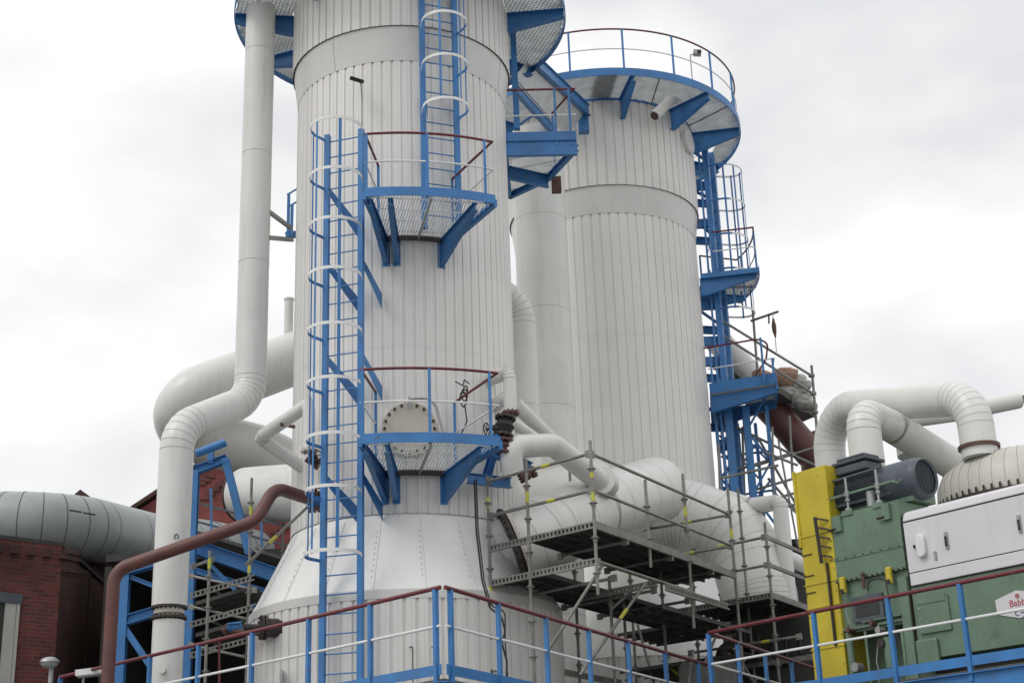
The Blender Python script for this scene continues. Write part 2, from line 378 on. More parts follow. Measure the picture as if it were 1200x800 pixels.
def in_sector(T, Ri, Ro, a0, a1):
    def f(x, y):
        dx, dy = x - T.x, y - T.y; r = math.hypot(dx, dy)
        if not Ri < r < Ro: return False
        a = math.degrees(math.atan2(dx, -dy))
        while a < a0: a += 360
        return a <= a1
    return f
def in_poly(P):
    def f(x, y):
        c = False; n = len(P)
        for i in range(n):
            a, b = P[i], P[(i+1) % n]
            if (a[1] > y) != (b[1] > y) and x < (b[0]-a[0])*(y-a[1])/(b[1]-a[1]) + a[0]: c = not c
        return c
    return f

def bracket(T, az, Ri, Ro, z, h0, h1, mat, parent, fw=.10):
    a = radians(az); rd = V((sin(a), -cos(a), 0)); td = V((cos(a), sin(a), 0)); o = V((T.x, T.y, 0)); mb = MB()
    def p(r, zz): return o + rd * r + V((0, 0, zz))
    poly = [p(Ri, z), p(Ro, z), p(Ro, z - h1), p(Ri + .12, z - h0), p(Ri, z - h0)]
    mb.prism([q - td * .006 for q in poly], td * .012)
    mb.beam(p(Ri + .01, z - h0 - .006), p(Ri + .13, z - h0 - .006), fw, .012)
    mb.beam(p(Ri + .125, z - h0 - .005), p(Ro, z - h1 - .005), fw, .012, up=(0, 0, 1))
    mb.beam(p(Ri, z + .006), p(Ro, z + .006), fw, .012)
    mb.beam(p(Ri - .01, z - h0 - .05), p(Ri - .01, z), fw * 1.5, .014, up=rd)
    return mb.build('bracket', mat, parent, smooth=0)

def handrail_set(t, top, knee, posts, zf, r=.021, post=.042, caps=True):
    """top: red rail path, knee: white rail path, posts: [(x,y,ztop)]"""
    m = MB()
    for p in top: m.tube(p, r, 10)
    m.build('handrail', RED, t)
    m = MB()
    for p in knee: m.tube(p, r * .72, 8)
    if m.v: m.build('knee_rail', WHITE, t)
    for (x, y, zt) in posts:
        m = MB(); m.box(x - post/2, x + post/2, y - post/2, y + post/2, zf, zt); m.build('post', BLUE, t, 0)

# =================================================================== MAIN TOWER
t1 = thing('process_tower', 'tall white ribbed steel tower in front, carrying two blue caged ladders and balconies', 'tower', (T1.x, T1.y, 0))
NR1 = 70
mb = MB()
ribbed(mb, T1, 6.875, 9.60, 1.872, NR1); ribbed(mb, T1, 9.575, 14.78, 1.875, NR1)
mb.build('lower_cladding', CLAD, t1, 25)
mb = MB(); ribbed(mb, T1, 15.375, 23.5, 1.985, NR1, .03); mb.lathe([(1.985, 23.5), (1.2, 23.9), (0.02, 24.0)], T1, 70); mb.build('upper_cladding', CLAD, t1, 25)
mb = MB(); mb.lathe([(1.880, 14.79), (1.880, 14.745), (1.958, 15.40), (1.915, 15.41)], T1, 120)
mb.lathe([(1.83, 14.752), (1.8785, 14.752)], T1, 140, mi=1); mb.lathe([(1.90, 15.379), (1.983, 15.379)], T1, 140, mi=1)  # dark annuli stand in for shade in the rib pockets
for k in range(7):      # sheet joints
    a = k * 51 - 33; mb.prism([pol(T1, 1.880, a, 14.75), pol(T1, 1.880, a + .22, 14.75), pol(T1, 1.954, a + .22, 15.37), pol(T1, 1.954, a, 15.37)], V((sin(radians(a)), -cos(radians(a)), 0)) * .003, 2)
mb.build('tapered_band', [CLADB, RIBGAP, SEAM], t1)
mb = MB()
CP = [(1.845, 6.95), (1.85, 6.88), (1.90, 6.80), (1.98, 6.62), (2.40, 5.78), (2.48, 5.64), (2.50, 5.60)]
mb.lathe(CP, T1, 60); mb.lathe([(1.82, 6.879), (1.868, 6.879)], T1, 140, mi=1)
for k in range(20):
    a = k*18 - 7; rd = V((sin(radians(a)), -cos(radians(a)), .5))
    for (r0, z0), (r1, z1) in zip(CP[2:], CP[3:]):
        mb.prism([pol(T1, r0, a-.32, z0), pol(T1, r0, a+.32, z0), pol(T1, r1, a+.32, z1), pol(T1, r1, a-.32, z1)], rd*.004, 0)
        mb.prism([pol(T1, r0, a+.33, z0), pol(T1, r0, a+.42, z0), pol(T1, r1, a+.42, z1), pol(T1, r1, a+.33, z1)], rd*.002, 2)
    for j in range(9):
        f = (j + .5)/9; r = 1.98 + (2.40-1.98)*f; z = 6.62 + (5.78-6.62)*f
        p = pol(T1, r + .002, a - .9, z); mb.cyl(p, p + rd*.006, .008, n=6, mi=2)
mb.build('conical_skirt', [CONE, RIBGAP, SEAM], t1, 50)
mb = MB(); mb.lathe([(2.50, 5.612), (2.515, 5.60), (2.516, 5.47)], T1, 120); mb.lathe([(2.44, 5.478), (2.5145, 5.478)], T1, 160, mi=1)
mb.build('skirt_trim', [CLADB, RIBGAP], t1)
mb = MB(); ribbed(mb, T1, 0, 5.51, 2.508, 84, .028); mb.build('base_cladding', CLAD, t1, 25)
# manhole with bolted cover
mc = pol(T1, 1.93, 6.5, zY(492, 503, 22.02)); a = radians(6.5); rd = V((sin(a), -cos(a), 0)); td = V((cos(a), sin(a), 0))
mb = MB(); mb.cyl(mc - rd * .15, mc + rd * .05, .43, n=40); mh = mb.build('manhole_cover', BEIGE, t1)
for k in range(20):
    b = 2*pi*k/20; c = mc + td * cos(b)*.385 + V((0, 0, 1)) * sin(b)*.385; m2 = MB(); m2.cyl(c, c + rd * .085, .024, n=6); m2.build('bolt', DARK, mh)
mb = MB(); P = fillet([mc + rd*.12 + V((0,0,.46)), mc + rd*.14 + V((.38,0,.46)), mc + rd*.13 + V((.52,0,-.12))], .25); mb.tube(P, .022, 8); mb.cyl(mc + rd*.12 + V((0,0,.3)), mc + rd*.12 + V((0,0,.5)), .018)
mb.build('davit_arm', GALV, mh)
# hatch on the base and its little fins
hz = zY(311, 735, 22.2); hc = at(312, 735, 22.15)
nd = V((-.93, -.36, 0)); mb = MB(); mb.cyl(hc - nd*.5, hc, .14, n=20); flange(mb, hc + nd*.02, nd, .185, .03, 10); flange(mb, hc + nd*.07, nd, .185, .03, 10); mb.cyl(hc + nd*.08, hc + nd*.34, .05, n=14)
mb.build('side_nozzle', DARK, t1)
for (px, py) in ((318, 800), (352, 790)):
    q = at(px, py, 21.75); mb = MB(); mb.prism([q + V((0,0,-.4)), q + V((.12,0,-.4)), q + V((.12,0,.22)), ], V((.0, .35, 0))); mb.build('stiffener_fin', CLADB, t1, 0)
for px in (482, 508):
    q = at(px, 757, 21.36); mb = MB(); mb.tube(fillet([q + V((-.03,.06,0)), q + V((.02,-.01,0)), q + V((.02,-.01,-.6))], .03, 3), .009, 6); mb.build('grab_handle', DARK, t1)
# conduit and patches of the upper wall
mb = MB(); mb.tube([at(424, 115, 21.95), at(424, 178, 21.95)], .012, 6); mb.build('conduit', GALV, t1)

# floodlight on the tower
f0 = at(420, 97, 21.85); fl = thing('floodlight', 'small black floodlight on a thin stalk above the upper balcony of the front tower', 'floodlight', f0)
mb = MB(); mb.tube(fillet([f0 + V((.05, .15, -.30)), f0 + V((.05, -.02, -.12)), f0 + V((.04, 0, 0))], .05), .011, 6); mb.build('stalk', GALV, fl)
mb = MB(); X = V((1, .1, -.35)).normalized(); Z = V((.3, -.5, .8)).normalized(); Yv = Z.cross(X).normalized(); Z = X.cross(Yv)
mb.obox(f0 + V((-.02, -.04, .03)), (X, Yv, Z), (.11, .08, .03)); mb.build('lamp_head', BLACK, fl, 0)
mb = MB(); mb.obox(f0 + V((-.02, -.04, .03)) - Z * .024, (X, Yv, Z), (.09, .062, .008)); mb.build('lens', LENS, fl, 0)

# ------------------------------------------------------------------ caged ladders
def cage_ladder(name, label, A, B, z0, z1, hoop_z, n, strips, Rh=.40, off=.36, back=None, rung0=None, arcspan=(-118, 112), stile=(.085, .03), hoop_mat=None):
    """A, B: plan points of the two stiles; n: outward direction"""
    t = thing(name, label, 'ladder', (A.x, A.y, z0))
    r = (B - A).normalized(); n = V((n[0], n[1], 0)).normalized(); ctr = (A + B) / 2 + n * off
    for q in (A, B):
        m = MB(); m.obox((q.x, q.y, (z0+z1)/2), (r, n, (0,0,1)), (stile[1]+.012, stile[0]/2, (z1-z0)/2)); m.build('stile', BLUE, t, 0)
    z = rung0 or z0 + .2
    while z < z1 - .05:
        m = MB(); m.cyl(V((A.x, A.y, z)), V((B.x, B.y, z)), .011, n=8); m.build('rung', BLUE, t); z += .283
    def hp(a, zz): a = radians(a); return V((ctr.x, ctr.y, zz)) + n * cos(a) * Rh + r * sin(a) * Rh
    for hz_ in hoop_z:
        pts = [V((A.x, A.y, hz_)) - r*.03 + n*.02] + [hp(a, hz_) for a in range(arcspan[0], arcspan[1]+1, 8)] + [V((B.x, B.y, hz_)) + r*.03 + n*.02]
        if hoop_mat == 'r': mi = [0 if i < len(pts) - 7 else 1 for i in range(len(pts))]
        else: mi = [1 if i < 6 else 0 for i in range(len(pts))]
        m = MB(); m.strip(pts, (0, 0, 1), .05, .008, mi=mi); m.build('hoop', [WHITE, BLUE], t, 50)
    for a, w in strips:
        p = hp(a, 0); p2 = hp(a + 1, 0) - p; m = MB()
        m.obox((ctr.x + (p.x-ctr.x)*.975, ctr.y + (p.y-ctr.y)*.975, (min(hoop_z)+max(hoop_z))/2), (p2, (p2.y, -p2.x, 0), (0,0,1)), (w/2, .004, (max(hoop_z)-min(hoop_z))/2 + .03)); m.build('cage_bar', BLUE, t, 0)
    if back:
        T, R, zs = back
        for zz in zs:
            for q in (A, B):
                c = V((T.x, T.y, 0)); d = (V((q.x, q.y, 0)) - c).normalized(); w = c + d * R; m = MB()
                p = V((q.x, q.y, zz + .18)); e = V((w.x, w.y, zz - .22)) + r * .12
                m.prism([p + V((0,0,.07)), e + V((0,0,.10)), e + V((0,0,-.16)), p + V((0,0,-.07))], n * .012); m.build('standoff', BLUE, t, 0)
    return t
A1 = V((-2.876, 21.428, 0)); B1 = V((-2.312, 21.265, 0))
hz1 = [zY(378, y, 21.41) for y in (165, 222, 279, 336, 399, 460.5, 524, 584, 657)]
l1 = cage_ladder('caged_ladder', 'long blue caged ladder with white hoops down the left side of the front tower', A1, B1,
    0.3, zY(383, 158, 21.4), hz1, (-.276, -.961), [(-92, .035), (-25, .035), (32, .05)], back=(T1, 1.88, [zY(381, y, 21.4) - .15 for y in (222, 310, 420, 560)]), rung0=.45, Rh=.41, off=.33)
A2 = V((-1.345, 21.84, 0)); B2 = V((-.80, 22.055, 0))
hz2 = [zY(533, y, 22.05) for y in (140, 90, 41, -8)]; hz2 += [hz2[-1] + .85 * k for k in (1, 2, 3)]
l2 = cage_ladder('caged_ladder', 'upper blue caged ladder rising out of frame from the upper balcony of the front tower', A2, B2,
    11.5, 19.2, hz2, (.37, -.93), [(-30, .04), (25, .025), (92, .03)], back=(T1, 1.92, [12.9, 14.0, 15.9]), rung0=11.75, Rh=.38, off=.30, hoop_mat='r', arcspan=(-108, 118))

# ------------------------------------------------------------------ balconies of the front tower
def balcony(name, label, T, a0, a1, Ri, Ro, z, posts, brs, rail_h=1.08, ret=(2.05, 2.05), pitch=.045, dirc=None, end=True):
    am = (a0 + a1) / 2; t = thing(name, label, 'platform', pol(T, (Ri+Ro)/2, am, z))
    o = pol(T, 0, 0, 0)
    pc = [pol(T, r, a, 0) for r in (Ri, Ro) for a in (a0, am, a1)]
    bb = (min(p.x for p in pc)-.3, max(p.x for p in pc)+.3, min(p.y for p in pc)-.3, max(p.y for p in pc)+.3)
    grating('grating_floor', GRAT, t, in_sector(T, Ri, Ro-.02, a0, a1), bb, z + .015, pitch, radians(am - 90) if dirc is None else dirc)
    m = MB(); m.strip(arc(T, Ro, a0, a1, z + .055), (0,0,1), .15, .012); m.build('toe_plate', BLUE, t, 40)
    for a in (a0, a1):
        m = MB(); m.beam(pol(T, Ri, a, z), pol(T, Ro, a, z), .06, .12); m.build('edge_channel', BLUE, t, 0)
    m = MB(); m.strip(arc(T, Ri+.02, a0, a1, z - .02), (0,0,1), .09, .02); m.build('inner_angle', DARK, t, 40)
    m = MB(); m.beam(pol(T, Ri, am, z-.03), pol(T, Ro, am, z-.03), .02, .06); m.build('floor_joint', GALV, t, 0)
    Rr = Ro - .05; zt = z + rail_h; zk = z + rail_h * .55
    top = [pol(T, ret[0], a0, zt)] + arc(T, Rr, a0, a1, zt) + [pol(T, ret[1], a1, zt)] if end else arc(T, Rr, a0, a1, zt)
    kn = [pol(T, ret[0], a0, zk)] + arc(T, Rr, a0, a1, zk) + [pol(T, ret[1], a1, zk)] if end else arc(T, Rr, a0, a1, zk)
    pp = [(pol(T, Rr, a, 0).x, pol(T, Rr, a, 0).y, zt) for a in posts]
    if end: pp += [(pol(T, ret[0], a0, 0).x, pol(T, ret[0], a0, 0).y, zt), (pol(T, ret[1], a1, 0).x, pol(T, ret[1], a1, 0).y, zt)]
    handrail_set(t, [top], [kn], pp, z - .02)
    for a in brs: bracket(T, a, Ri - .02, Ro - .08, z - .03, .42, .10, BLUE, t, fw=.08)
    return t
balcony('access_balcony', 'upper blue grating balcony on the front tower, at the foot of the upper ladder', T1, -5.2, 28.6, 1.9, 3.5, 11.45, (-4.9, 10.8, 26.3), (-4, 1.2, 23.5), ret=(2.35, 2.0))
balcony('access_balcony', 'lower blue balcony with grating floor on the front tower, in front of the bolted manhole', T1, -5.9, 27.3, 1.9, 3.58, 7.52, (-5.6, 10.3, 25.2), (-5, .2, 22.8), rail_h=1.12, ret=(2.45, 2.0))

# ring gallery near the top edge of the frame
rg = thing('ring_gallery', 'blue ring platform cut off by the top of the photo, round the front tower', 'platform', pol(T1, 2.5, 0, 16.65))
grating('grating_floor', GRAT, rg, in_sector(T1, 1.98, 3.04, -180, 180), (T1.x-3.1, T1.x+3.1, T1.y-3.1, T1.y+3.1), 16.68, .05, radians(20), h=.025, t=.014, cross=.07, ct=.010)
m = MB(); m.strip(arc(T1, 3.06, 0, 359, 16.66, 96), (0,0,1), .16, .02, closed=True); m.build('edge_channel', BLUE, rg, 40)
m = MB(); m.tube(arc(T1, 3.02, 0, 356, 17.72, 90), .021, 8, closed=True); m.build('handrail', RED, rg)
m = MB(); m.tube(arc(T1, 3.02, 0, 356, 17.2, 90), .015, 8, closed=True); m.build('knee_rail', WHITE, rg)
for a in range(0, 360, 24):
    p = pol(T1, 3.02, a + 10, 0); m = MB(); m.box(p.x-.021, p.x+.021, p.y-.021, p.y+.021, 16.7, 17.72); m.build('post', BLUE, rg, 0)
for a in (-157, -112, -81, -43, 45, 85, 127, 160): bracket(T1, a, 1.95, 3.04, 16.64, .34, .14, BLUE, rg, fw=.14)
# small side platform between the towers
PZ = 13.98
pts = [atz(592, 172, PZ), atz(676, 170, PZ), atz(642, 206, PZ), atz(597, 227, PZ)]
sp = thing('side_platform', 'small blue platform with red railing jutting from the front tower towards the rear tower', 'platform', sum(pts, V((0,0,0)))/4)
pb = in_poly([(p.x, p.y) for p in pts])
grating('grating_floor', GRAT, sp, pb, (pts[0].x-.2, pts[1].x+.2, pts[0].y-.6, pts[3].y+.3), PZ + .02, .04, radians(70))
for i in range(4):
    a, b = pts[i], pts[(i+1) % 4]
    m = MB(); m.ibeam(a - V((0,0,.05)), b - V((0,0,.05)), .08, (.30, .12, .12, .12)[i]); m.build('edge_beam', BLUE, sp, 0)
    if i < 1: m = MB(); m.beam(a + V((0,0,.20)), b + V((0,0,.20)), .012, .17); m.build('toe_plate', BLUE, sp, 0)
m = MB(); m.ibeam(V((-.1, 24.6, PZ-.12)), pts[2] - V((0,0,.12)), .08, .26); m.build('cross_beam', BLUE, sp, 0)
q = [V((p.x, p.y, PZ + 1.15)) for p in pts]; q2 = [V((p.x, p.y, PZ + .62)) for p in pts]
handrail_set(sp, [[q[0], q[1], q[1].lerp(q[2], .75)]], [[q2[0], q2[1], q2[1].lerp(q2[2], .3)]], [(q[1].x-.1, q[1].y, PZ+1.15), (q[0].lerp(q[1], .72).x, q[0].lerp(q[1], .72).y, PZ+1.15), (q[1].lerp(q[2], .75).x, q[1].lerp(q[2], .75).y, PZ+1.15)], PZ)
m = MB(); m.beam(at(600, 15, 24.4), at(606, 152, 24.4), .11, .11, up=(0,1,0)); m.build('hanger_column', BLUE, sp, 0)
m = MB(); c = atz(652, 218, PZ - .2); m.box(c.x-.09, c.x+.09, c.y-.09, c.y+.09, c.z-.12, c.z+.16); m.build('junction_box', RUST, sp, 0)
# link bridge between the two towers
lb = thing('link_bridge', 'blue sloping gangway joining the ring platforms of the two white towers', 'bridge', at(650, 100, 27))
a0_, a1_ = at(624, 68, 25.6), at(690, 130, 29.8); b0_, b1_ = at(600, 98, 25.2), at(660, 165, 29.4)
for p, q in ((a0_, a1_), (b0_, b1_)):
    m = MB(); m.ibeam(p, q, .10, .26); m.build('stringer', BLUE, lb, 0)
m = MB(); m.prism([b0_.lerp(a0_, .06) + V((0,0,.05)), b0_.lerp(a0_, .94) + V((0,0,.05)), b1_.lerp(a1_, .94) + V((0,0,.05)), b1_.lerp(a1_, .06) + V((0,0,.05))], (0,0,.02)); m.build('floor_plate', GRAT, lb, 0)
m = MB(); m.box(a1_.x-.25, a1_.x-.02, a1_.y-.1, a1_.y+.1, a1_.z-.55, a1_.z); m.build('end_bracket', BLUE, lb, 0)
m = MB(); c = at(650, 158, 29.0); m.box(c.x-.13, c.x+.13, c.y-.1, c.y+.1, c.z-.12, c.z+.1); m.build('junction_box', RUST, lb, 0)

# =================================================================== REAR TOWER
t2 = thing('process_tower', 'shorter white ribbed tower behind on the right, crowned by a railed ring platform', 'tower', (T2.x, T2.y, 0))
NR2 = 66
mb = MB(); ribbed(mb, T2, 7.6, 9.90, 2.135, NR2); ribbed(mb, T2, 9.88, 12.69, 2.138, NR2); ribbed(mb, T2, 12.67, 15.60, 2.142, NR2); mb.build('lower_cladding', CLAD, t2, 25)
mb = MB(); ribbed(mb, T2, 16.20, 18.42, 2.262, NR2, .03); mb.lathe([(2.262, 18.42), (1.5, 18.6), (.02, 18.7)], T2, 60); mb.build('upper_cladding', CLAD, t2, 25)
mb = MB(); mb.lathe([(2.148, 15.59), (2.148, 15.55), (2.2345, 16.22), (2.19, 16.23)], T2, 120)
mb.lathe([(2.09, 15.556), (2.1465, 15.556)], T2, 140, mi=1); mb.lathe([(2.18, 16.204), (2.26, 16.204)], T2, 140, mi=1); mb.build('tapered_band', [CLADB, RIBGAP], t2)
mb = MB(); mb.lathe([(2.12, 7.64), (2.17, 7.62), (2.95, 5.75), (2.97, 5.62), (2.92, 5.62)], T2, 28); mb.build('conical_skirt', CONE, t2, 50)
mb = MB(); ribbed(mb, T2, 0, 5.64, 2.94, 90, .028); mb.build('base_cladding', CLAD, t2, 25)
c = pol(T2, 2.25, 62, zY(808, 165, 31.3)); d = V((sin(radians(62)), -cos(radians(62)), 0))
mb = MB(); mb.cyl(c - d*.12, c + d*.09, .30, n=32); mb.cyl(c + d*.09, c + d*.10, .27, n=32); mb.build('round_hatch', CLADB, t2)
# bent vent pipe under the gallery
mb = MB(); mb.tube(fillet([at(790, 92, 30.7), at(790, 114, 30.35), at(767, 136, 30.0)], .2), .125, 18); vp = mb.build('vent_pipe', PIPE, t2)
mb = MB(); q = at(767, 136, 30.0); mb.cyl(q, q + (at(767,136,30.0) - at(790,114,30.35)).normalized()*.012, .10, n=18); mb.build('vent_mouth', RUST, vp)

g2 = thing('ring_gallery', 'complete railed ring platform with blue brackets round the top of the rear white tower', 'platform', pol(T2, 2.8, 0, 18.38))
ZG = 18.40
grating('grating_floor', GRAT, g2, (lambda x, y: in_sector(T2, 2.26, 3.42, -180, 180)(x, y) and not in_sector(T2, 2.2, 2.9, 88, 120)(x, y)), (T2.x-3.6, T2.x+3.6, T2.y-3.6, T2.y+3.6), ZG, .045, radians(35), h=.025, t=.012, cross=.06, ct=.010)
m = MB(); m.strip(arc(T2, 3.43, 0, 357, ZG+.01, 120), (0,0,1), .19, .014, closed=True); m.build('edge_channel', BLUE, g2, 40)
m = MB(); m.strip(arc(T2, 2.26, 0, 357, ZG-.02, 120), (0,0,1), .08, .02, closed=True); m.build('inner_angle', BLUE, g2, 40)
m = MB(); m.tube(arc(T2, 3.38, -55, 230, ZG + 1.13, 120), .021, 8); m.build('handrail', RED, g2)
m = MB(); m.tube([pol(T2, 2.9, -62, ZG+.62)] + arc(T2, 3.38, -52, 230, ZG + .62, 120), .014, 8); m.build('knee_rail', WHITE, g2)
for k in range(14):
    p = pol(T2, 3.38, -34 + 20.6*k, 0); m = MB(); m.box(p.x-.022, p.x+.022, p.y-.022, p.y+.022, ZG, ZG+1.13); m.build('post', BLUE, g2, 0)
for a in (-60, -25, 10.5, 45, 80, 115, 150, 185, 220, 255): bracket(T2, a, 2.22, 3.40, ZG-.03, .50, .16, BLUE, g2, fw=.12)
a, b = pol(T2, 2.28, -1.5, ZG+.035), pol(T2, 3.36, 1, ZG+.035); m = MB(); m.beam(a, b, .46, .03); m.build('brown_floor_panel', RUST, g2, 0)
m = MB()
for az in (30, 68): m.tube([pol(T2, 2.24, az, ZG-.06), pol(T2, 3.4, az-9, ZG-.06)], .014, 6)
m.build('tie_rod', DARK, g2)
f0 = pol(T2, 3.3, 38, ZG + .85); f2 = thing('floodlight', 'small floodlight on a post behind the ring railing of the rear tower', 'floodlight', f0)
m = MB(); m.cyl(f0 - V((0,0,.85)), f0, .014, n=8); m.build('stalk', GALV, f2)
m = MB(); m.obox(f0 + V((.16, -.02, .03)), ((1,0,-.1),(0,1,0),(.1,0,1)), (.09, .07, .055)); m.cyl(f0, f0 + V((.1,0,.02)), .012, n=6); m.build('lamp_head', GALV, f2, 0)
m = MB(); m.obox(f0 + V((.20, -.09, .02)), ((1,0,-.1),(0,1,0),(.1,0,1)), (.045, .004, .045)); m.build('lens', BLACK, f2, 0)
# ladder on the right of the rear tower
A3 = V((4.88, 32.45, 0)); B3 = V((5.10, 32.95, 0))
hz3 = [zY(845, y, 33) for y in (207, 247, 287, 327, 372)]
l3 = cage_ladder('caged_ladder', 'blue caged ladder with white hoops seen edge-on at the right of the rear tower', A3, B3, 8.0, 18.3, hz3, (.995, -.09),
   [(-82, .045), (-45, .045), (0, .045), (45, .045), (85, .04)], Rh=.40, off=.36, stile=(.12, .05), arcspan=(-110, 110))
for zz in (17.2, 16.2, 14.1, 13.2, 12.7):
    m = MB(); m.beam(V((4.35, 32.5, zz)), V((4.95, 32.5, zz)), .10, .22); m.build('standoff', BLUE, l3, 0)
for xx in (4.70, 4.80): m = MB(); m.beam(V((xx, 32.35, 8.0)), V((xx, 32.35, 18.3)), .045, .045); m.build('mast', BLUE, l3, 0)
for k in range(30):
    m = MB(); z = 8.2 + .34*k; m.beam(V((4.70, 32.36, z)), V((4.80, 32.36, z + (.25 if k % 2 else -.25))), .02, .02); m.build('lacing', BLUE, l3, 0)
for (z, w) in ((17.9, .5), (16.9, .35), (15.9, .6), (13.6, .5), (12.4, .4), (11.2, .5)):
    m = MB(); m.ibeam(V((4.30, 32.75, z)), V((4.98, 32.9, z)), .10, .18); m.build('tower_tie', BLUE, l3, 0)
    m = MB(); m.beam(V((4.35, 32.6, z + w)), V((5.0, 32.6, z - .05)), .05, .06); m.build('diagonal_tie', BLUE, l3, 0)
balcony('landing_platform', 'small blue landing halfway up the caged ladder of the rear tower', T2, 78, 110, 2.2, 3.55, 14.62, (82, 106), (80, 104), ret=(2.5, 2.5), pitch=.05)
# landing lower down with red bent railing
LZ = 11.77
a, b = at(832, 462, 31.9), at(911, 450, 31.3); a.z = b.z = LZ; dp = V((.12, 1.0, 0)) * 1.25
ll = thing('landing_platform', 'wide blue landing with a bent red railing low on the rear tower beside the scaffold', 'platform', (a+b)/2)
m = MB(); m.prism([a + V((0,0,-.02)), b + V((0,0,-.02)), b + dp + V((0,0,-.02)), a + dp + V((0,0,-.02))], (0,0,.02)); m.build('floor_plate', WHITE, ll, 0)
m = MB(); m.beam(a + V((0,-.01,.08)), b + V((0,-.01,.08)), .014, .24); m.build('toe_plate', BLUE, ll, 0)
for (s, w) in ((0.12, .40), (1.2, .45)):
    o = V((.12, 1, 0)) * s; m = MB()
    m.prism([a+o+V((0,0,-.06)), b+o+V((0,0,-.06)), b+o+V((0,0,-.22)), a+o+V((0,0,-.06-w))], (.002,.014,0)); m.beam(a+o+V((0,0,-.06-w)), b+o+V((0,0,-.22)), .12, .014); m.build('bracket', BLUE, ll, 0)
m = MB(); m.beam(b+V((0,.05,-.1)), b+dp+V((0,0,-.1)), .05, .12); m.build('edge_channel', BLUE, ll, 0)
zt = LZ + 1.05
rt = fillet([V((a.x-.1, a.y, zt)), V((b.x-.1, b.y, zt)), V((b.x-.05, b.y+.8, zt-.25)), V((b.x-.45, b.y+1.2, zt-.75))], .25)
handrail_set(ll, [rt], [[V((a.x, a.y, LZ+.55)), V((b.x-.02, b.y, LZ+.55)), V((b.x-.02, b.y+.5, LZ+.2))]], [(a.x+.08, a.y, zt), (b.x-.28, b.y, zt), (b.x-.06, b.y, LZ+.55), (b.x-.6, b.y+1.1, LZ+.4)], LZ)
# lattice mast under the landing
lm = thing('lattice_mast', 'blue braced steel legs holding up the landing at the right of the rear tower', 'frame', (5.2, 32.4, 0))
legs = [(843, .07), (858, .17), (879, .16), (904, .08)]
LP = []
for px, w in legs:
    p = at(px, 540, 32.4); LP.append(p.x); m = MB(); m.beam(V((p.x, 32.4, 0)), V((p.x, 32.4, 11.55)), w, w*.9, up=(0,1,0)); m.build('leg', BLUE, lm, 0)
for i, (u, v) in enumerate(((0, 1), (2, 3))):
    z = 5.0; s = 1
    while z < 11.2:
        m = MB(); p, q = (LP[u], LP[v]) if s > 0 else (LP[v], LP[u]); st = .35 if i == 0 else .75
        m.beam(V((p, 32.45, z)), V((q, 32.45, z+st)), .05, .05); m.build('brace', BLUE, lm, 0); z += st; s = -s
for z in (8.2, 9.6, 10.7):
    m = MB(); m.beam(V((LP[0], 32.55, z)), V((LP[1], 32.55, z)), .1, .25); m.build('cross_beam', BLUE, lm, 0)
for i, px in enumerate((849, 868, 889)):     # second, thinner row of legs behind
    q = at(px, 540, 33.6); m = MB(); m.beam(V((q.x, 33.6, 0)), V((q.x, 33.6, 11.5)), .07, .07, up=(0,1,0)); m.build('rear_leg', BLUE, lm, 0)
for (a, b) in (((843, 510), (889, 560)), ((889, 515), (849, 575)), ((843, 560), (889, 600)), ((862, 500), (905, 545)), ((905, 560), (870, 605)), ((845, 535), (904, 528)), ((845, 583), (906, 574))):
    m = MB(); m.beam(at(*a, 33.5), at(*b, 33.2), .045, .045); m.build('rear_brace', BLUE, lm, 0)
m = MB(); m.cyl(at(862, 500, 33.0), at(866, 610, 33.0), .035, n=8); m.cyl(at(853, 500, 33.0), at(856, 610, 33.0), .025, n=8); m.build('drain_pipe', GALV, lm)

# =================================================================== PIPES
def pipe_thing(name, label, pts, r, mat_=PIPE, **k):
    t = thing(name, label, 'pipe', V(pts[-1]) if V(pts[-1]).z < V(pts[0]).z else V(pts[0]))
    clad_pipe('pipe_run', pts, r, [mat_, SEAM], t, **k); return t

# tall pipe at the left with an S bend
xU, yU, xL, yL = -4.37, 23.3, -5.24, 22.0
lp = pipe_thing('clad_pipe', 'tall pale pipe with an S bend standing left of the front tower',
    [V((xU, yU, 24)), V((xU, yU, zY(294, 468, yU))), V((xL, yL, zY(206, 502, yL))), V((xL, yL, zY(198, 712, yL)))], .262, rads=.62, seg=6, pitch=2.0)
zf = zY(198, 716, yL)
m = MB(); m.cyl(V((xL, yL, zf-.04)), V((xL, yL, zf+.06)), .225, n=32); m.cyl(V((xL, yL, zf-.16)), V((xL, yL, zf+.02)), .19, n=32); fb = m.build('bellows', BEIGE, lp)
for dz in (.055, -.10):
    m = MB(); flange(m, (xL, yL, zf + dz), (0, 0, 1), .268, .035, 20, br=.014); m.build('flange', DARK, lp)
m = MB(); m.cyl(V((xL, yL, 0)), V((xL, yL, zf-.14)), .232, n=36); m.build('lower_pipe', PIPE, lp)
m = MB(); q = at(192, 785, 21.76); m.cyl(q, q + V((-.01, -.07, 0)), .05, n=12); m.build('boss', PIPE, lp)
q = at(207, 631, 21.74); m = MB(); m.tube([q + V((-.025, 0, 0)), q + V((-.025, -.02, .05)), q + V((0, -.02, .07)), q + V((.025, -.02, .05)), q + V((.025, 0, 0))], .008, 6); m.build('lifting_eye', BLACK, lp)
# two grey stays from the pipe to the tower
m = MB(); m.beam(at(311, 245, 23.2), at(342, 268, 23.75), .05, .07); m.build('wall_stay', GALV, lp, 0)
m = MB(); m.beam(at(310, 278, 23.2), at(343, 281, 23.75), .05, .07); m.build('wall_stay', GALV, lp, 0)
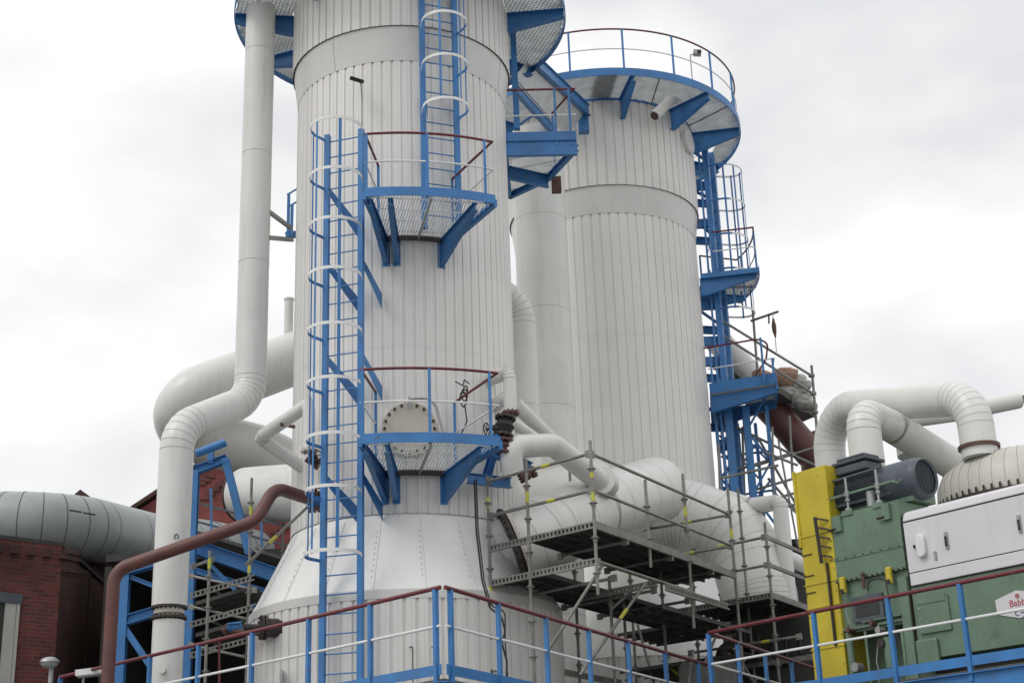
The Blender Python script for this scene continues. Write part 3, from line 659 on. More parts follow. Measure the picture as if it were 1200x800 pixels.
# the blue bit of landing behind
bt = thing('landing_platform', 'tiny blue railing corner peeping out behind the left edge of the front tower', 'platform', at(345, 278, 24.6))
for k, px in enumerate((337.5, 341.5)):
    m = MB(); m.beam(at(px, 278 - k, 24.6), at(px + 1, 228 + 12*k, 24.6), .05, .05, up=(0,1,0)); m.build('post', BLUE, bt, 0)
for y in (228, 243):
    m = MB(); m.beam(at(337, y, 24.6), at(352, y - 9, 24.9), .03, .03); m.build('rail', BLUE, bt, 0)
m = MB(); m.beam(at(337, 275, 24.6), at(352, 275, 24.9), .1, .12); m.build('edge_channel', BLUE, bt, 0)

# big looping pipe behind
P = [at(430, 386, 31.5), at(345, 420, 30.2), at(212, 468, 28.3), at(214, 506, 29.4), at(300, 528, 30.4), at(420, 585, 31.8)]
pipe_thing('clad_pipe', 'very wide pale pipe looping out behind the front tower on the left', P, .57, rads=[.2, .9, .8, .3], seg=12, n=52, pitch=3.0, seams=False)
m = MB(); q = at(338, 395, 30.2); m.cyl(q, V((q.x, q.y, zY(338, 350, 30.2))), .10, n=16); m.cyl(V((q.x, q.y, zY(338, 352, 30.2))), V((q.x, q.y, zY(338, 350, 30.2))), .115, n=16)
tag(m.build('vent_stub', PIPE), 'little pale vent stub rising behind the left edge of the front tower', 'pipe')
# short wide duct with open rim
P = [at(400, 580, 26.3), at(345, 577, 26.9), at(288, 580, 27.9)]
dp_ = pipe_thing('clad_pipe', 'short wide pale pipe with a dark rim above the brown pipe elbow', P, .54, rads=.3, seg=6, n=48, pitch=4, seams=False)
d = (P[2] - P[1]).normalized(); m = MB(); m.cyl(P[2] - d*.03, P[2] + d*.01, .555, n=48); m.build('rim_flange', DARK, dp_)
# small bent pipe next to the tower edge
sm = pipe_thing('clad_pipe', 'thin pale pipe with a sharp elbow crossing the left edge of the front tower',
    [at(356, 548, 23.0).lerp(at(356, 548, 23.0), 0), at(304, 513, 22.6), at(358, 476, 21.9)], .105, rads=.08, seg=2, n=24, pitch=1.2)
m = MB(); m.tube([at(358, 476, 21.9), at(360, 474, 21.87), at(362, 480, 21.85), at(362, 526, 21.85)], .098, 20); sv = m.build('down_leg', PIPE, sm)
m = MB(); m.beam(at(329, 497, 22.1), at(345, 500, 22.5), .03, .05); m.build('clamp', RUST, sm, 0)
m = MB(); q = at(362, 528, 21.85); flange(m, q, (0,0,1), .125, .03, 8); m.build('flange', BEIGE, sm)
def valve(name, label, c, axis, r, L_, body, parent=None, wheel=None, fl=None):
    RUST = fl or globals()['RUST']
    t = thing(name, label, 'valve', c); c = V(c); a = V(axis).normalized()
    m = MB(); flange(m, c - a*L_/2, a, r, .035, 10); m.build('flange', RUST, t); m = MB(); flange(m, c + a*L_/2, a, r, .035, 10); m.build('flange', RUST, t)
    m = MB(); m.tube([c - a*L_*.48, c - a*L_*.2, c, c + a*L_*.2, c + a*L_*.48], r*.7, 18, rr=[r*.62, r*.78, r*.98, r*.78, r*.62]); m.build('valve_body', body, t)
    if wheel is not None:
        w = V(wheel).normalized(); e = c + w * r * 1.9; _, u, v = m.frame(w)
        m = MB(); m.cyl(c + w*r*.7, e, .022, n=8); m.cyl(c + w*r*.6, c + w*r*1.15, .055, n=12); m.build('bonnet', DARK, t)
        m = MB(); m.tube([e + (u*cos(k*pi/8) + v*sin(k*pi/8))*.10 for k in range(16)], .010, 6, closed=True)
        for k in range(3): m.cyl(e - (u*cos(k*pi/3)+v*sin(k*pi/3))*.1, e + (u*cos(k*pi/3)+v*sin(k*pi/3))*.1, .007, n=6)
        m.build('handwheel', DARK, t)
    return t
valve('pipe_valve', 'small rusty valve under the flanged end of the thin bent pipe', at(368, 540, 21.9), (.75, .25, -.55), .085, .16, DARK, wheel=(.2, -.8, .3))
valve('pipe_valve', 'blue bodied valve joining the brown pipe to the front tower', at(369, 588, 21.9), (.15, .1, -1), .115, .22, BLUE, wheel=(.1, -.3, 1))
# brown pipe
pipe_b = thing('brown_pipe', 'slim brown-red pipe with an S bend running up to the front tower valve', 'pipe', (-5.8, 21, 0))
P = [V((-5.83, 21, 0)), V((at(134, 668, 21).x, 21, zY(134, 668, 21))), at(300, 610, 21.0), at(322, 571, 21.2), at(362, 584, 21.75)]
m = MB(); m.tube(fillet(P, [.28, .30, .30], 8), .094, 20); m.build('pipe_run', BROWN, pipe_b)

# grey duct at the left
P = [at(-150, 640, 37), at(30, 603, 29.4), at(180, 636, 35.0), at(240, 640, 38), at(420, 672, 46)]
gd = thing('flue_duct', 'thick weathered grey duct lying above the brick building at the far left', 'duct', P[1])
clad_pipe('duct_run', P, .69, [PIPEG, DARK], gd, rads=[1.6, .3, .3], seg=9, n=52, pitch=1.4, hw=.007, bead=.008)
for (px, py) in ((88, 599), (104, 602)):
    q = at(px, py, 30.3); m = MB(); m.beam(q + V((-.12, 0, .03)), q + V((.12, .08, 0)), .03, .03); m.build('bracket_stub', DARK, gd, 0)

# vertical columns between the towers
PA = V((.70, 29.0, 0))
ca = thing('clad_column', 'wide plain vertical pipe standing between the two towers', 'pipe', PA)
m_pts = [V((PA.x, 29, 16.9)), V((PA.x, 29, 0))]
clad_pipe('pipe_run', m_pts, .56, [PIPE, SEAM], ca, rads=.9, seg=4, n=48, pitch=2.0)
cb_ = thing('clad_column', 'narrower domed pipe squeezed between the front tower and the plain vertical pipe', 'pipe', (.22, 27, 0))
P = [V((-.75, 26.4, 12.35)), V((.19, 26.95, zY(612, 352, 27))), V((.19, 26.95, 0))]
clad_pipe('pipe_run', P, .295, [PIPE, SEAM], cb_, rads=.85, seg=7, n=36, pitch=1.7)
# wide grey transition at the foot
P = [at(560, 606, 25.6), at(640, 586, 26.2), at(700, 572, 27.0)]
pipe_thing('clad_pipe', 'wide shaded duct behind the scaffold just right of the front tower', P, .55, mat_=PIPE, rads=.4, seg=3, n=44, pitch=3, seams=False)

# big pipe from the front tower
P = [V((-.72, 23.35, 6.12)), at(622, 632, 22.9), at(690, 600, 24.2), at(768, 574, 26.2)]
bp1 = pipe_thing('clad_pipe', 'large pale pipe with close seams leaving the front tower by a bolted flange', P, .60, rads=[.8, .5], seg=4, n=56, pitch=.55)
fc = at(602, 646, 22.62); fd = (at(622, 632, 22.9) - V((-.72, 23.35, 6.12))).normalized()
fd = V((.86, .05, .30)).normalized()
for k, off in enumerate((0, .07)):
    m = MB(); flange(m, fc + fd * off, fd, .70 - .02*k, .045, 28, br=.02); m.build('bolted_flange', (DARK, BEIGE)[k], bp1)
m = MB(); m.cyl(P[3] - (P[3]-P[2]).normalized()*.05, P[3] + (P[3]-P[2]).normalized()*.06, .60, n=48); m.build('end_ring', PIPE, bp1)
P = [at(690, 612, 29.3), at(800, 602, 28.7), at(870, 630, 28.3), at(890, 700, 28.0), V((at(890,700,28).x+.05, 28.0, 3.2))]
pipe_thing('clad_pipe', 'large pale pipe curving down to the right behind the scaffold', P, .72, rads=[1.2, 1.2, .8], seg=4, n=56, pitch=1.6)
# mid size pipe with elbow over the scaffold
P = [at(600, 552, 22.3), at(598, 523, 22.2), at(648, 521, 22.8), at(706, 566, 23.6)]
pe = pipe_thing('clad_pipe', 'mid-sized bare pale pipe arching over the scaffold corner into the large pipe', P, .185, rads=[.22, .35], seg=7, n=32, pitch=4, seams=False)
m = MB(); m.cyl(at(704, 563, 23.5), at(709, 569, 23.7), .25, n=28); m.build('saddle', PIPE, pe)
P = [at(600, 522, 22.6), at(606, 530, 22.4), at(606, 545, 22.4)]
m = MB(); m.tube(P, .085, 16); m.build('branch', PIPE, pe)
valve('pipe_valve', 'rust-brown valve hanging under the arching mid-sized pipe', at(618, 556, 22.3), (1, .2, .5), .09, .2, RUST)
# slim pipes near the lower balcony
e0 = at(585, 438, 22.6)
sp1 = pipe_thing('clad_pipe', 'slim pale pipe leaving the front tower above the black valve', [e0 + V((-.3, .4, 0)), at(597, 437, 22.3), V((at(598,480,22.3).x, 22.3, zY(598, 482, 22.3)))], .105, rads=.12, seg=4, n=28, pitch=2)
m = MB(); flange(m, at(598, 484, 22.3), (0, 0, 1), .14, .03, 10); m.build('flange', RUST, sp1)
m = MB(); q = at(592, 467, 22.6); m.tube([q + V((-.2, .4, 0)), q], .115, 20); m.ball(q, .115, 20, 10); tag(m.build('capped_pipe', PIPE), 'short blind pipe stub below the slim pipe at the tower edge', 'pipe')
valve('pipe_valve', 'large black valve at the right end of the lower balcony', at(591, 500, 22.2), (.15, .1, 1), .165, .30, BLACK, fl=DARK, wheel=(-1, -.5, -.25))
valve('pipe_valve', 'brown double-flanged valve below the large black one', at(591, 524, 22.2), (.25, .1, 1), .165, .20, RUST)
pipe_thing('clad_pipe', 'slanting slim pipe, upper of the parallel pair, beside the lower balcony', [at(603, 472, 23.8), at(646, 514, 25.0)], .125, n=28, pitch=4)
pipe_thing('clad_pipe', 'slanting slim pipe, lower of the parallel pair, beside the lower balcony', [at(600, 494, 23.6), at(640, 522, 24.4)], .095, n=24, pitch=4)
# blue cantilever supports right of the lower balcony
cs = thing('pipe_support', 'blue cantilever beams carrying pipes right of the lower balcony', 'support', at(600, 540, 22.4))
for a, b in (((566, 524), (622, 548)), ((548, 560), (598, 566)), ((583, 512), (570, 560))):
    m = MB(); m.ibeam(at(*a, 22.0), at(*b, 22.6), .10, .16); m.build('cantilever_beam', BLUE, cs, 0)
# loose cables
cbm = MB()
P = [at(556, 562, 22.0), at(558, 620, 21.9), at(565, 680, 21.35), at(574, 712, 21.3), at(588, 722, 21.3), at(592, 740, 21.3), at(588, 752, 21.3), at(594, 775, 21.3), at(593, 830, 21.3)]
cbm.tube(fillet(P, .15, 4), .014, 6); cbm.tube(fillet([p + V((.03, -.02, 0)) for p in P[:4]] + [P[4] + V((.05,0,.1)), P[6] + V((.05, -.02, 0)), P[8] + V((.05,0,0))], .12, 4), .010, 6)
tag(cbm.build('hanging_cable', BLACK), 'black cables hanging down the front tower beside the scaffold', 'cable')
cbm = MB(); c = at(543, 468, 21.9)
for k in range(3):
    cbm.tube([c + V((.055*sin(t + .3*sin(3*t))*(1-.2*k) + .02*k, -.02*k, .12*cos(t)*(1-.15*k) + .06*k)) for t in [i*2*pi/14 for i in range(14)]], .011, 6, closed=True)
cbm.tube([c + V((-.12, 0, .3)), c + V((0, -.02, .22)), c + V((.02, 0, .32)), c + V((.10, .02, .26))], .01, 6); cbm.tube([c + V((.02, 0, -.1)), c + V((.05, 0, -.35)), c + V((-.05, .05, -.55))], .01, 6)
tag(cbm.build('cable_coil', BLACK), 'coil of black cable hung on the tower wall above the lower balcony', 'cable')

# =================================================================== PIPES ON THE RIGHT
P = [V((at(969, 500, 24).x, 24, 2)), V((at(969, 500, 24).x, 24, zY(969, 478, 24))), V((at(1147, 522, 20.9).x, 20.9, zY(1140, 466, 20.9))), V((at(1147, 522, 20.9).x, 20.9, zY(1147, 522, 20.9) - .18))]
up = pipe_thing('clad_pipe', 'large upside-down U pipe ending on the domed vessel', P, .262, rads=[.62, .55], seg=8, n=44, pitch=4, hw=.0022)
P3 = P[3]
m = MB(); m.cyl(P3 + V((0,0,.13)), P3 + V((0,0,.18)), .30, n=36); m.build('foot_flange', RUST, up)
P = [V((at(1014, 520, 21).x, 21, 2)), V((at(1014, 520, 21).x, 21, zY(1014, 492, 21))), at(1040, 497, 21.5), at(1125, 560, 22.6)]
P = [P[0], V((P[0].x, P[0].y, zY(1014, 484, 21))), at(1046, 500, 21.9), at(1130, 552, 22.5)]
pipe_thing('clad_pipe', 'closely seamed hooked pipe in front of the upside-down U pipe', P, .25, rads=[.30, .30], seg=6, n=44, pitch=1.2)
m = MB(); m.tube(fillet([at(1062, 535, 23.2), at(1056, 488, 23.4), at(1052, 470, 23.4)], .1), .14, 20, rr=None); tag(m.build('branch_pipe', PIPE), 'short branch pipe between the hooked pipe and the upside-down U pipe', 'pipe')
P = [at(1040, 495, 25.2), at(1120, 484, 25.6), at(1193, 469, 26.0)]
sp2 = pipe_thing('clad_pipe', 'straight pale pipe passing behind the U pipe towards the right edge', P, .15, n=28, rads=.5, pitch=5)
m = MB(); m.cyl(at(1192, 469, 26.0), at(1235, 461, 26.3), .075, n=16); m.build('bare_end', BROWN, sp2)
vc = V((7.62, 21.5))
vt = thing('domed_vessel', 'beige domed vessel top with vertical seams behind the white cabinet', 'tank', (vc.x, vc.y, 0))
vz = zY(1147, 522, 20.9) - .05
mb = MB(); prof = [(.38, vz+.03), (.80, vz), (1.08, vz-.09), (1.24, vz-.22), (1.33, vz-.40), (1.35, vz-.62), (1.35, 0)]; mb.lathe(prof, vc, 72)
for k in range(44):
    for i in range(5):
        a = k*360/44; mb.prism([pol(vc, prof[i][0], a-.08, prof[i][1]+.002), pol(vc, prof[i][0], a+.08, prof[i][1]+.002), pol(vc, prof[i+1][0], a+.08, prof[i+1][1]), pol(vc, prof[i+1][0], a-.08, prof[i+1][1])], V((sin(radians(a)), -cos(radians(a)), .6))*.004, 1)
mb.build('dome_cladding', [PIPEY, SEAM], vt, 30)
mb = MB(); mb.lathe([(.02, vz+.05), (.40, vz+.05), (.44, vz), (.38, vz-.02)], vc, 40); mb.build('top_ring', RUST, vt)
mb = MB(); mb.cyl(V((vc.x+.1, vc.y-.15, vz)), V((vc.x+.1, vc.y-.15, vz+.12)), .19, n=24); mb.build('nozzle', DARK, vt)
mb = MB(); mb.lathe([(1.36, vz-.70), (1.39, vz-.70), (1.39, vz-.74), (1.36, vz-.74)], vc, 60, closed=True)
for k in range(70): mb.obox(pol(vc, 1.38, k*360/70, vz-.66), ((cos(radians(k*360/70)), sin(radians(k*360/70)), 0), (0,0,1), (0,1,0)), (.012, .035, .02), 0)
mb.build('clip_band', DARK, vt)
# far right brown pipe under the bales
bpz = thing('brown_pipe', 'thick brown-red pipe slanting down below the sack-laden scaffold', 'pipe', at(950, 560, 33.5))
m = MB(); m.tube([at(880, 455, 33.6), at(910, 486, 33.6), at(950, 532, 33.6)], .36, 32); m.build('pipe_run', BROWN, bpz)
m = MB(); m.tube(fillet([at(940, 520, 33.6), at(956, 538, 33.6), at(968, 640, 33.6)], .4, 5), .36, 32); m.build('lower_leg', BROWN, bpz)
m = MB(); m.prism([at(948, 506, 33.6), at(962, 502, 33.6), at(957, 530, 33.6)], (0, .05, 0)); m.build('gusset', BROWN, bpz, 0)
pb3 = pipe_thing('clad_pipe', 'light covered chute running down behind the red-railed landing', [at(840, 398, 34.5), at(900, 462, 34.5)], .33, mat_=PIPE, n=32, pitch=4)
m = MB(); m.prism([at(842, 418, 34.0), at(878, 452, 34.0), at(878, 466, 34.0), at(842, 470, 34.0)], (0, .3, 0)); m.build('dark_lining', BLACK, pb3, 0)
# white elbows beside the yellow column
P = [at(850, 582, 28.5), at(880, 592, 28.2), at(914, 588, 27.6), V((at(913, 600, 27.6).x, 27.6, 3))]
pipe_thing('clad_pipe', 'thin pale pipe with an elbow dropping left of the yellow column', P, .15, rads=[.3, .14], seg=4, n=24, pitch=4)
P = [at(890, 615, 31.0), at(920, 652, 30.6), at(965, 672, 30.2)]
pipe_thing('clad_pipe', 'thin pale pipe slanting down behind the yellow column', P, .16, rads=.4, n=24, pitch=3)

# =================================================================== SCAFFOLDS
def scaffold_bits(t):
    def std(p, z0, z1, tags=(), ros=True, r=.0242):
        m = MB(); m.cyl(V((p.x, p.y, z0)), V((p.x, p.y, z1)), r, n=10)
        z = z1 - .42
        while z > z0 + .2 and ros:
            m.cyl(V((p.x, p.y, z-.006)), V((p.x, p.y, z+.006)), .062, n=10); m.cyl(V((p.x, p.y, z-.05)), V((p.x, p.y, z+.03)), .034, n=8); z -= .5
        o = m.build('standard', SCAF, t)
        for zt in tags:
            m = MB(); m.cyl(V((p.x, p.y, zt-.08)), V((p.x, p.y, zt+.08)), r+.004, n=10); m.build('yellow_sleeve', TAG, o)
    def led(a, b, tag_=None, r=.0242, h=None):
        m = MB(); L_ = (b-a).length
        if h: m.beam(a, b, .045, h)
        else: m.cyl(a, b, r, n=10)
        d = (b-a).normalized()
        for q in (a + d*.04, b - d*.04): m.obox(q, (d, d.cross(V((0,0,1))), (0,0,1)), (.05, .02, .05))
        o = m.build('ledger', SCAF, t)
        if tag_ is not None:
            m = MB(); m.cyl(a + d*L_*tag_ - d*.08, a + d*L_*tag_ + d*.08, r+.004, n=10); m.build('yellow_sleeve', TAG, o)
    def deck(a, b, e, z, w=.32, n=4, gap=.012):       # planks run from a to b, stacked along e
        d = (b-a).normalized(); e = e.normalized()
        for k in range(n):
            o = e * (k*(w+gap) + w/2); p, q = V(a) + o, V(b) + o; p.z = q.z = z; m = MB(); up = V((0,0,1)); c = (p+q)/2; hl = (q-p).length/2
            m.obox(c, (d, e, up), (hl, w/2, .004))
            for s in (-1, 1): m.obox(c + e*s*(w/2-.004) - up*.03, (d, e, up), (hl, .004, .03)); m.obox(c + e*s*w*.17 - up*.012, (d, e, up), (hl, .006, .010))
            for j in range(int(hl*2/.6)): m.obox(p + d*(.3+.6*j) - up*.025, (e, d, up), (w/2-.01, .012, .02))
            m.build('plank', PLANK, t, 0)
    def brace(a, b, tag_=None):
        m = MB(); m.cyl(a, b, .0242, n=10); o = m.build('brace', SCAF, t); d = (b-a).normalized(); L_ = (b-a).length
        if tag_ is not None: m = MB(); m.cyl(a+d*(L_*tag_-.09), a+d*(L_*tag_+.09), .028, n=10); m.build('yellow_sleeve', TAG, o)
    def xbeam(a, b, h=.10):                            # perforated U transom
        m = MB(); d = (b-a).normalized(); s = d.cross(V((0,0,1))).normalized(); up = V((0,0,1)); L_ = (b-a).length
        for k in (-1, 1): m.obox((a+b)/2 + up*k*h*.38, (d, s, up), (L_/2, .022, h*.12))
        j = .03
        while j < L_ - .03: m.obox(a + d*j, (d, s, up), (.018, .02, h*.27)); j += .075
        m.build('transom', SCAF, t, 0)
    return std, led, deck, brace, xbeam
zz = lambda p, z: V((p.x, p.y, z))
# ---- scaffold 1
A = V((1.07, 20.5, 0)); u = V((-.737, .676, 0)); v = V((.516, .857, 0)); Wd = 2.06
s1 = thing('tube_scaffold', 'grey tube scaffold with dark plank decks at the foot of the front tower', 'scaffold', A)
std, led, deck, brace, xbeam = scaffold_bits(s1)
B = A + u*Wd; Mp = A + u*(Wd*.61)
z_top, z_mid, z_dk, z_lo = 7.28, 6.74, 6.24, 5.72
std(A, 5.25, 7.47, (7.0, 6.62)); std(B, 0, 7.36, (6.95, 5.6)); std(Mp, 0, 7.47, (6.88,))
R1 = A + v*3.1; R2 = A + v*4.9
std(R1, 5.15, 7.62, (7.0,)); std(R2, 4.6, 7.75, (6.95,))
std(A + v*1.75 + u*.02, 5.9, 7.25); std(B + v*2.6, 0, 8.2); std(B + v*4.6, 0, 8.35, (6.6,)); std(A + v*2.2 + u*1.1, 0, 6.0); std(A + v*2.9 + u*1.25, 0, 5.9); std(A + v*3.7 + u*.9, 0, 6.3)
for z, tg in ((z_top, .30), (z_mid, .34)):
    led(zz(B, z), zz(A, z), tg + .28); led(zz(A, z), zz(R2, z))
for z in (z_top, z_mid): led(zz(B + v*4.6, z), zz(R2, z), .6)
xbeam(zz(B, z_dk), zz(A, z_dk)); xbeam(zz(B, z_lo), zz(A, z_lo)); led(zz(A, z_dk), zz(R2, z_dk), h=.11); led(zz(A, z_lo + .0), zz(R1, z_lo))
led(zz(B, 4.62), zz(B + v*4, 4.62), h=.09)
deck(zz(A, 0) + v*.02, zz(A, 0) + v*4.95, u, z_dk + .05, n=4)
deck(zz(A, 0) + u*1.08 + v*.02, zz(A, 0) + u*1.08 + v*4.0, u, z_lo + .05, n=3)
deck(zz(A, 0) + u*.1 + v*2.2, zz(A, 0) + u*.1 + v*5.6, u, 5.42, n=3)
xbeam(zz(A + v*1.9, 5.68), zz(A + v*1.9 + u*1.5, 5.68)); xbeam(zz(A + v*2.0 - u*.1, 5.62), zz(A + v*4.3 - u*.1, 5.62))
for s_ in (1.0, 2.5, 4.0): led(zz(A + v*s_, z_dk - .07), zz(A + v*s_ + u*1.35, z_dk - .07))
for s_ in (.9, 2.2, 3.4): led(zz(A + v*s_ + u*.2, z_lo - .07), zz(A + v*s_ + u*2.1, z_lo - .07))
brace(at(706, 662, 20.6), at(640, 765, 20.6)); brace(at(757, 682, 21.8), at(680, 790, 21.4), .35); brace(at(742, 690, 23), at(718, 712, 22.5))
brace(zz(A + v*3.6 + u*.3, 4.9), zz(A + v*2.9 + u*.3, 3.6)); brace(zz(A + v*4.1, 5.3), zz(A + v*3.6 + u*.6, 3.9)); brace(zz(A + v*4.6, 5.0), zz(A + v*5.6, 4.3))
# ---- scaffold 2 to the right
C2 = at(904, 697, 25.0); C2.z = 0
s2 = thing('tube_scaffold', 'second tube scaffold under the curved pipe, left of the yellow column', 'scaffold', C2)
std, led, deck, brace, xbeam = scaffold_bits(s2)
zc = zY(904, 697, 25.0)
std(C2, 4.35, zc + 1.25); std(C2 + v*1.9, 4.2, zc + 1.35, (zc + .5,)); std(C2 + u*1.6, 0, zc + 1.3); std(C2 + u*2.0 + v*2, 0, zc + 2.0); std(C2 + u*.9 + v*.9, 4.0, zc + 2.2)
for z in (zc + 1.0, zc + .52): led(zz(C2 + u*1.55, z), zz(C2, z), .4); led(zz(C2, z), zz(C2 + v*2.0, z), h=.06)
xbeam(zz(C2 + u*2.2, zc), zz(C2, zc)); led(zz(C2, zc), zz(C2 + v*2.0, zc), h=.10)
deck(zz(C2, 0) + u*.0, zz(C2, 0) + u*1.9, v, zc + .05, n=6)
deck(zz(C2, 0) + u*1.9 + v*.35, zz(C2, 0) + u*3.6 + v*.35, v, zc - .14, n=5)
deck(zz(C2, 0) + u*.5 - v*.3, zz(C2, 0) + u*3.2 - v*.3, v, zc - .92, n=6)
deck(zz(C2, 0) + v*.2 - u*.8, zz(C2, 0) + u*1.2 + v*.2, v, zc - 1.55, n=7)
led(zz(C2 - u*.5, zc - .75), zz(C2 + u*1.8, zc - .75), .3); led(zz(C2 + v*.4 - u*.5, zc - 1.05), zz(C2 + v*.4 + u*1.8, zc - 1.05), h=.08)
brace(zz(C2 + u*2.4, zc - .8), zz(C2 + u*1.3, zc - 1.7), .25); brace(zz(C2 + u*2.9, zc - .1), zz(C2 + u*2.5, zc - 1.6)); led(zz(C2 + u*.2 + v*.5, zc - .3), zz(C2 + u*2.2 + v*.5, zc - .3))
# ---- scaffold 3: high platform with sacks behind the landing
s3 = thing('tube_scaffold', 'high tube scaffold loaded with sacks at the right of the landing', 'scaffold', at(955, 520, 33))
std, led, deck, brace, xbeam = scaffold_bits(s3)
Y3 = 32.6
H0, H1 = at(912, 455, 31.9), at(954, 483, 32.6)
pz = H1.z
def tb(a, b, Ya=32.6, Yb=32.6, r=.03):
    m = MB(); m.cyl(at(*a, Ya), at(*b, Yb), r, n=10); m.build('ledger', SCAF, s3)
tb((845, 375), (951, 440)); tb((845, 392), (953, 461)); tb((951, 428), (962, 560), r=.032); tb((882, 363), (888, 440), 32.9, 32.9); tb((880, 376), (912, 365), 32.9, 32.4)
tb((925, 487), (929, 560)); tb((880, 547), (975, 518)); tb((968, 490), (975, 555)); tb((862, 500), (965, 550)); tb((858, 552), (930, 530)); tb((868, 595), (940, 575)); tb((888, 512), (945, 612)); tb((880, 575), (932, 560))
tb((870, 500), (873, 600), 33.2, 33.2); tb((842, 520), (846, 640), 31.5, 31.5); tb((905, 500), (909, 640), 31.8, 31.8, .025); tb((845, 560), (912, 545), 31.5, 31.5); tb((850, 610), (935, 590), 31, 31); tb((912, 515), (935, 640), 32, 32, .022); tb((897, 530), (935, 545), 32, 32); tb((905, 575), (955, 620)); tb((900, 560), (935, 600))
for (px, py) in ((951, 440), (953, 461), (955, 483), (959, 505), (961, 524), (973, 519), (970, 500), (974, 537), (929, 533)):
    m = MB(); q = at(px, py, 32.6); m.cyl(q - V((0,0,.03)), q + V((0,0,.03)), .075, n=10); m.build('coupler', SCAF, s3)
pa_, pb_, pc_, pd_ = atz(911, 458, 11.86), atz(955, 488, 11.86), atz(925, 501, 11.86), atz(880, 474, 11.86)
m = MB(); m.prism([pa_, pb_, pc_, pd_], (0, 0, .06)); m.build('plank_deck', PLANK, s3, 0)
m = MB(); m.beam(pa_ + V((0,0,.05)), pb_ + V((0,0,.05)), .04, .16); m.build('toe_board', PLANK, s3, 0)
hk = at(906, 372, 32.45); hh = thing('chain_hoist', 'small red-brown chain hoist hanging from the scaffold arm by the ladder', 'hoist', hk)
m = MB(); m.cyl(hk + V((0,0,.10)), hk + V((0,0,-.85)), .010, n=6); m.build('chain', GALV, hh)
m = MB(); m.tube([hk + V((0,0,-.02)), hk + V((0,0,-.2)), hk + V((0,0,-.34)), hk + V((.01,0,-.5))], .04, 10, rr=[.02, .055, .05, .015]); m.build('hoist_body', RUST, hh)
m = MB(); m.cyl(at(901, 368, 32.45), at(901, 379, 32.45), .02, n=6); m.build('hook_bar', DARK, hh)
# sacks
sk = [(920, 437, .30, 0, 'buff sack lying on top of the heap'), (916, 445, .32, 0, 'buff sack wedged below the topmost one, left side of the heap'), (930, 446, .30, 1, 'clear plastic sack beside the buff ones, high on the heap'), (893, 438, .26, 0, 'pinkish sack alone behind the red railing post'),
      (923, 460, .30, 1, 'clear sack at the left foot of the heap'), (935, 464, .31, 1, 'clear sack in the middle of the bottom row'), (941, 471, .27, 1, 'clear sack at the right end of the bottom row'), (938, 450, .27, 1, 'clear sack leaning against the scaffold rail')]
for i, (px, py, r, kmat, lab) in enumerate(sk):
    c = at(px, py + 2, 33.1 + .12 * (i % 3)); m = MB(); m.ball(c, r, 36, 24, (1.08, .9, .66)); rq = Matrix.Rotation(.35*sin(i*2.4), 3, 'Y'); m.v = [c + rq @ (p - c) for p in m.v]
    off = V((i*3.1, i*1.7, 0)); m.v = [p + (p - c).normalized() * (.10 * noise.noise(p*2.2 + off) + .035 * noise.noise(V((p.x*3, p.y*3, p.z*13)) + off) + .015 * noise.noise(p*16 + off)) for p in m.v]
    tag(m.build('filled_sack', (BALE1, BALE2)[kmat], smooth=60), lab + ' on the high scaffold' if 'scaffold' not in lab else lab, 'sack', 'sacks heaped on the high scaffold')

# =================================================================== LEFT BACKGROUND
# blue portal frame and pipe support
bf = thing('steel_frame', 'blue steel portal frame with diagonal braces behind the tall S-bend pipe', 'frame', (-6, 25, 0))
def fb_(name, a, b, w, Y=25.0, h=None, Yb=None):
    m = MB(); m.ibeam(at(*a, Y), at(*b, Yb or Y), w, h or w, up=(0, .01, 1) if abs(a[0]-b[0]) > abs(a[1]-b[1]) else (0, 1, 0)); m.build(name, BLUE, bf, 0)
q = at(228, 552, 25.0); m = MB(); m.ibeam(V((q.x, 25, 0)), V((q.x, 25, q.z)), .16, .16, up=(0,1,0)); m.build('column', BLUE, bf, 0)
q = at(147, 672, 25.0); m = MB(); m.ibeam(V((q.x, 25, 0)), V((q.x, 25, q.z)), .16, .16, up=(0,1,0)); m.build('column', BLUE, bf, 0)
fb_('head_beam', (224, 553), (266, 537), .14); fb_('brace', (264, 537), (292, 648), .13); fb_('post', (247, 521), (247, 543), .10)
m = MB(); m.cyl(at(230, 531, 24.4), at(265, 518, 24.4), .07, n=16); m.build('pipe_saddle', BLUE, bf)
fb_('head_beam', (140, 669), (222, 646), .20); fb_('cross_beam', (143, 728), (222, 704), .16); fb_('brace', (146, 735), (190, 800), .10); fb_('brace', (190, 690), (143, 672), .07)
fb_('long_beam', (226, 640), (335, 678), .24, 25.3); fb_('brace', (240, 655), (310, 725), .07, 25.3); fb_('cross_beam', (228, 668), (335, 700), .10, 26.5)
for k, (px, py) in enumerate(((248, 622), (307, 640))):
    m = MB(); m.beam(at(px, py, 27), at(px - 1, py - 50 + 2*k, 27), .04, .04, up=(0,1,0)); m.build('rail_post', BLUE, bf, 0)
for dy in (0, 22):
    m = MB(); m.beam(at(224, 587 + dy, 27), at(340, 618 + dy, 27), .03, .04); m.build('walkway_rail', MOTOR, bf, 0)
m = MB(); m.beam(at(222, 625, 27), at(345, 662, 27), .9, .06); m.build('walkway_deck', PLANK, bf, 0)
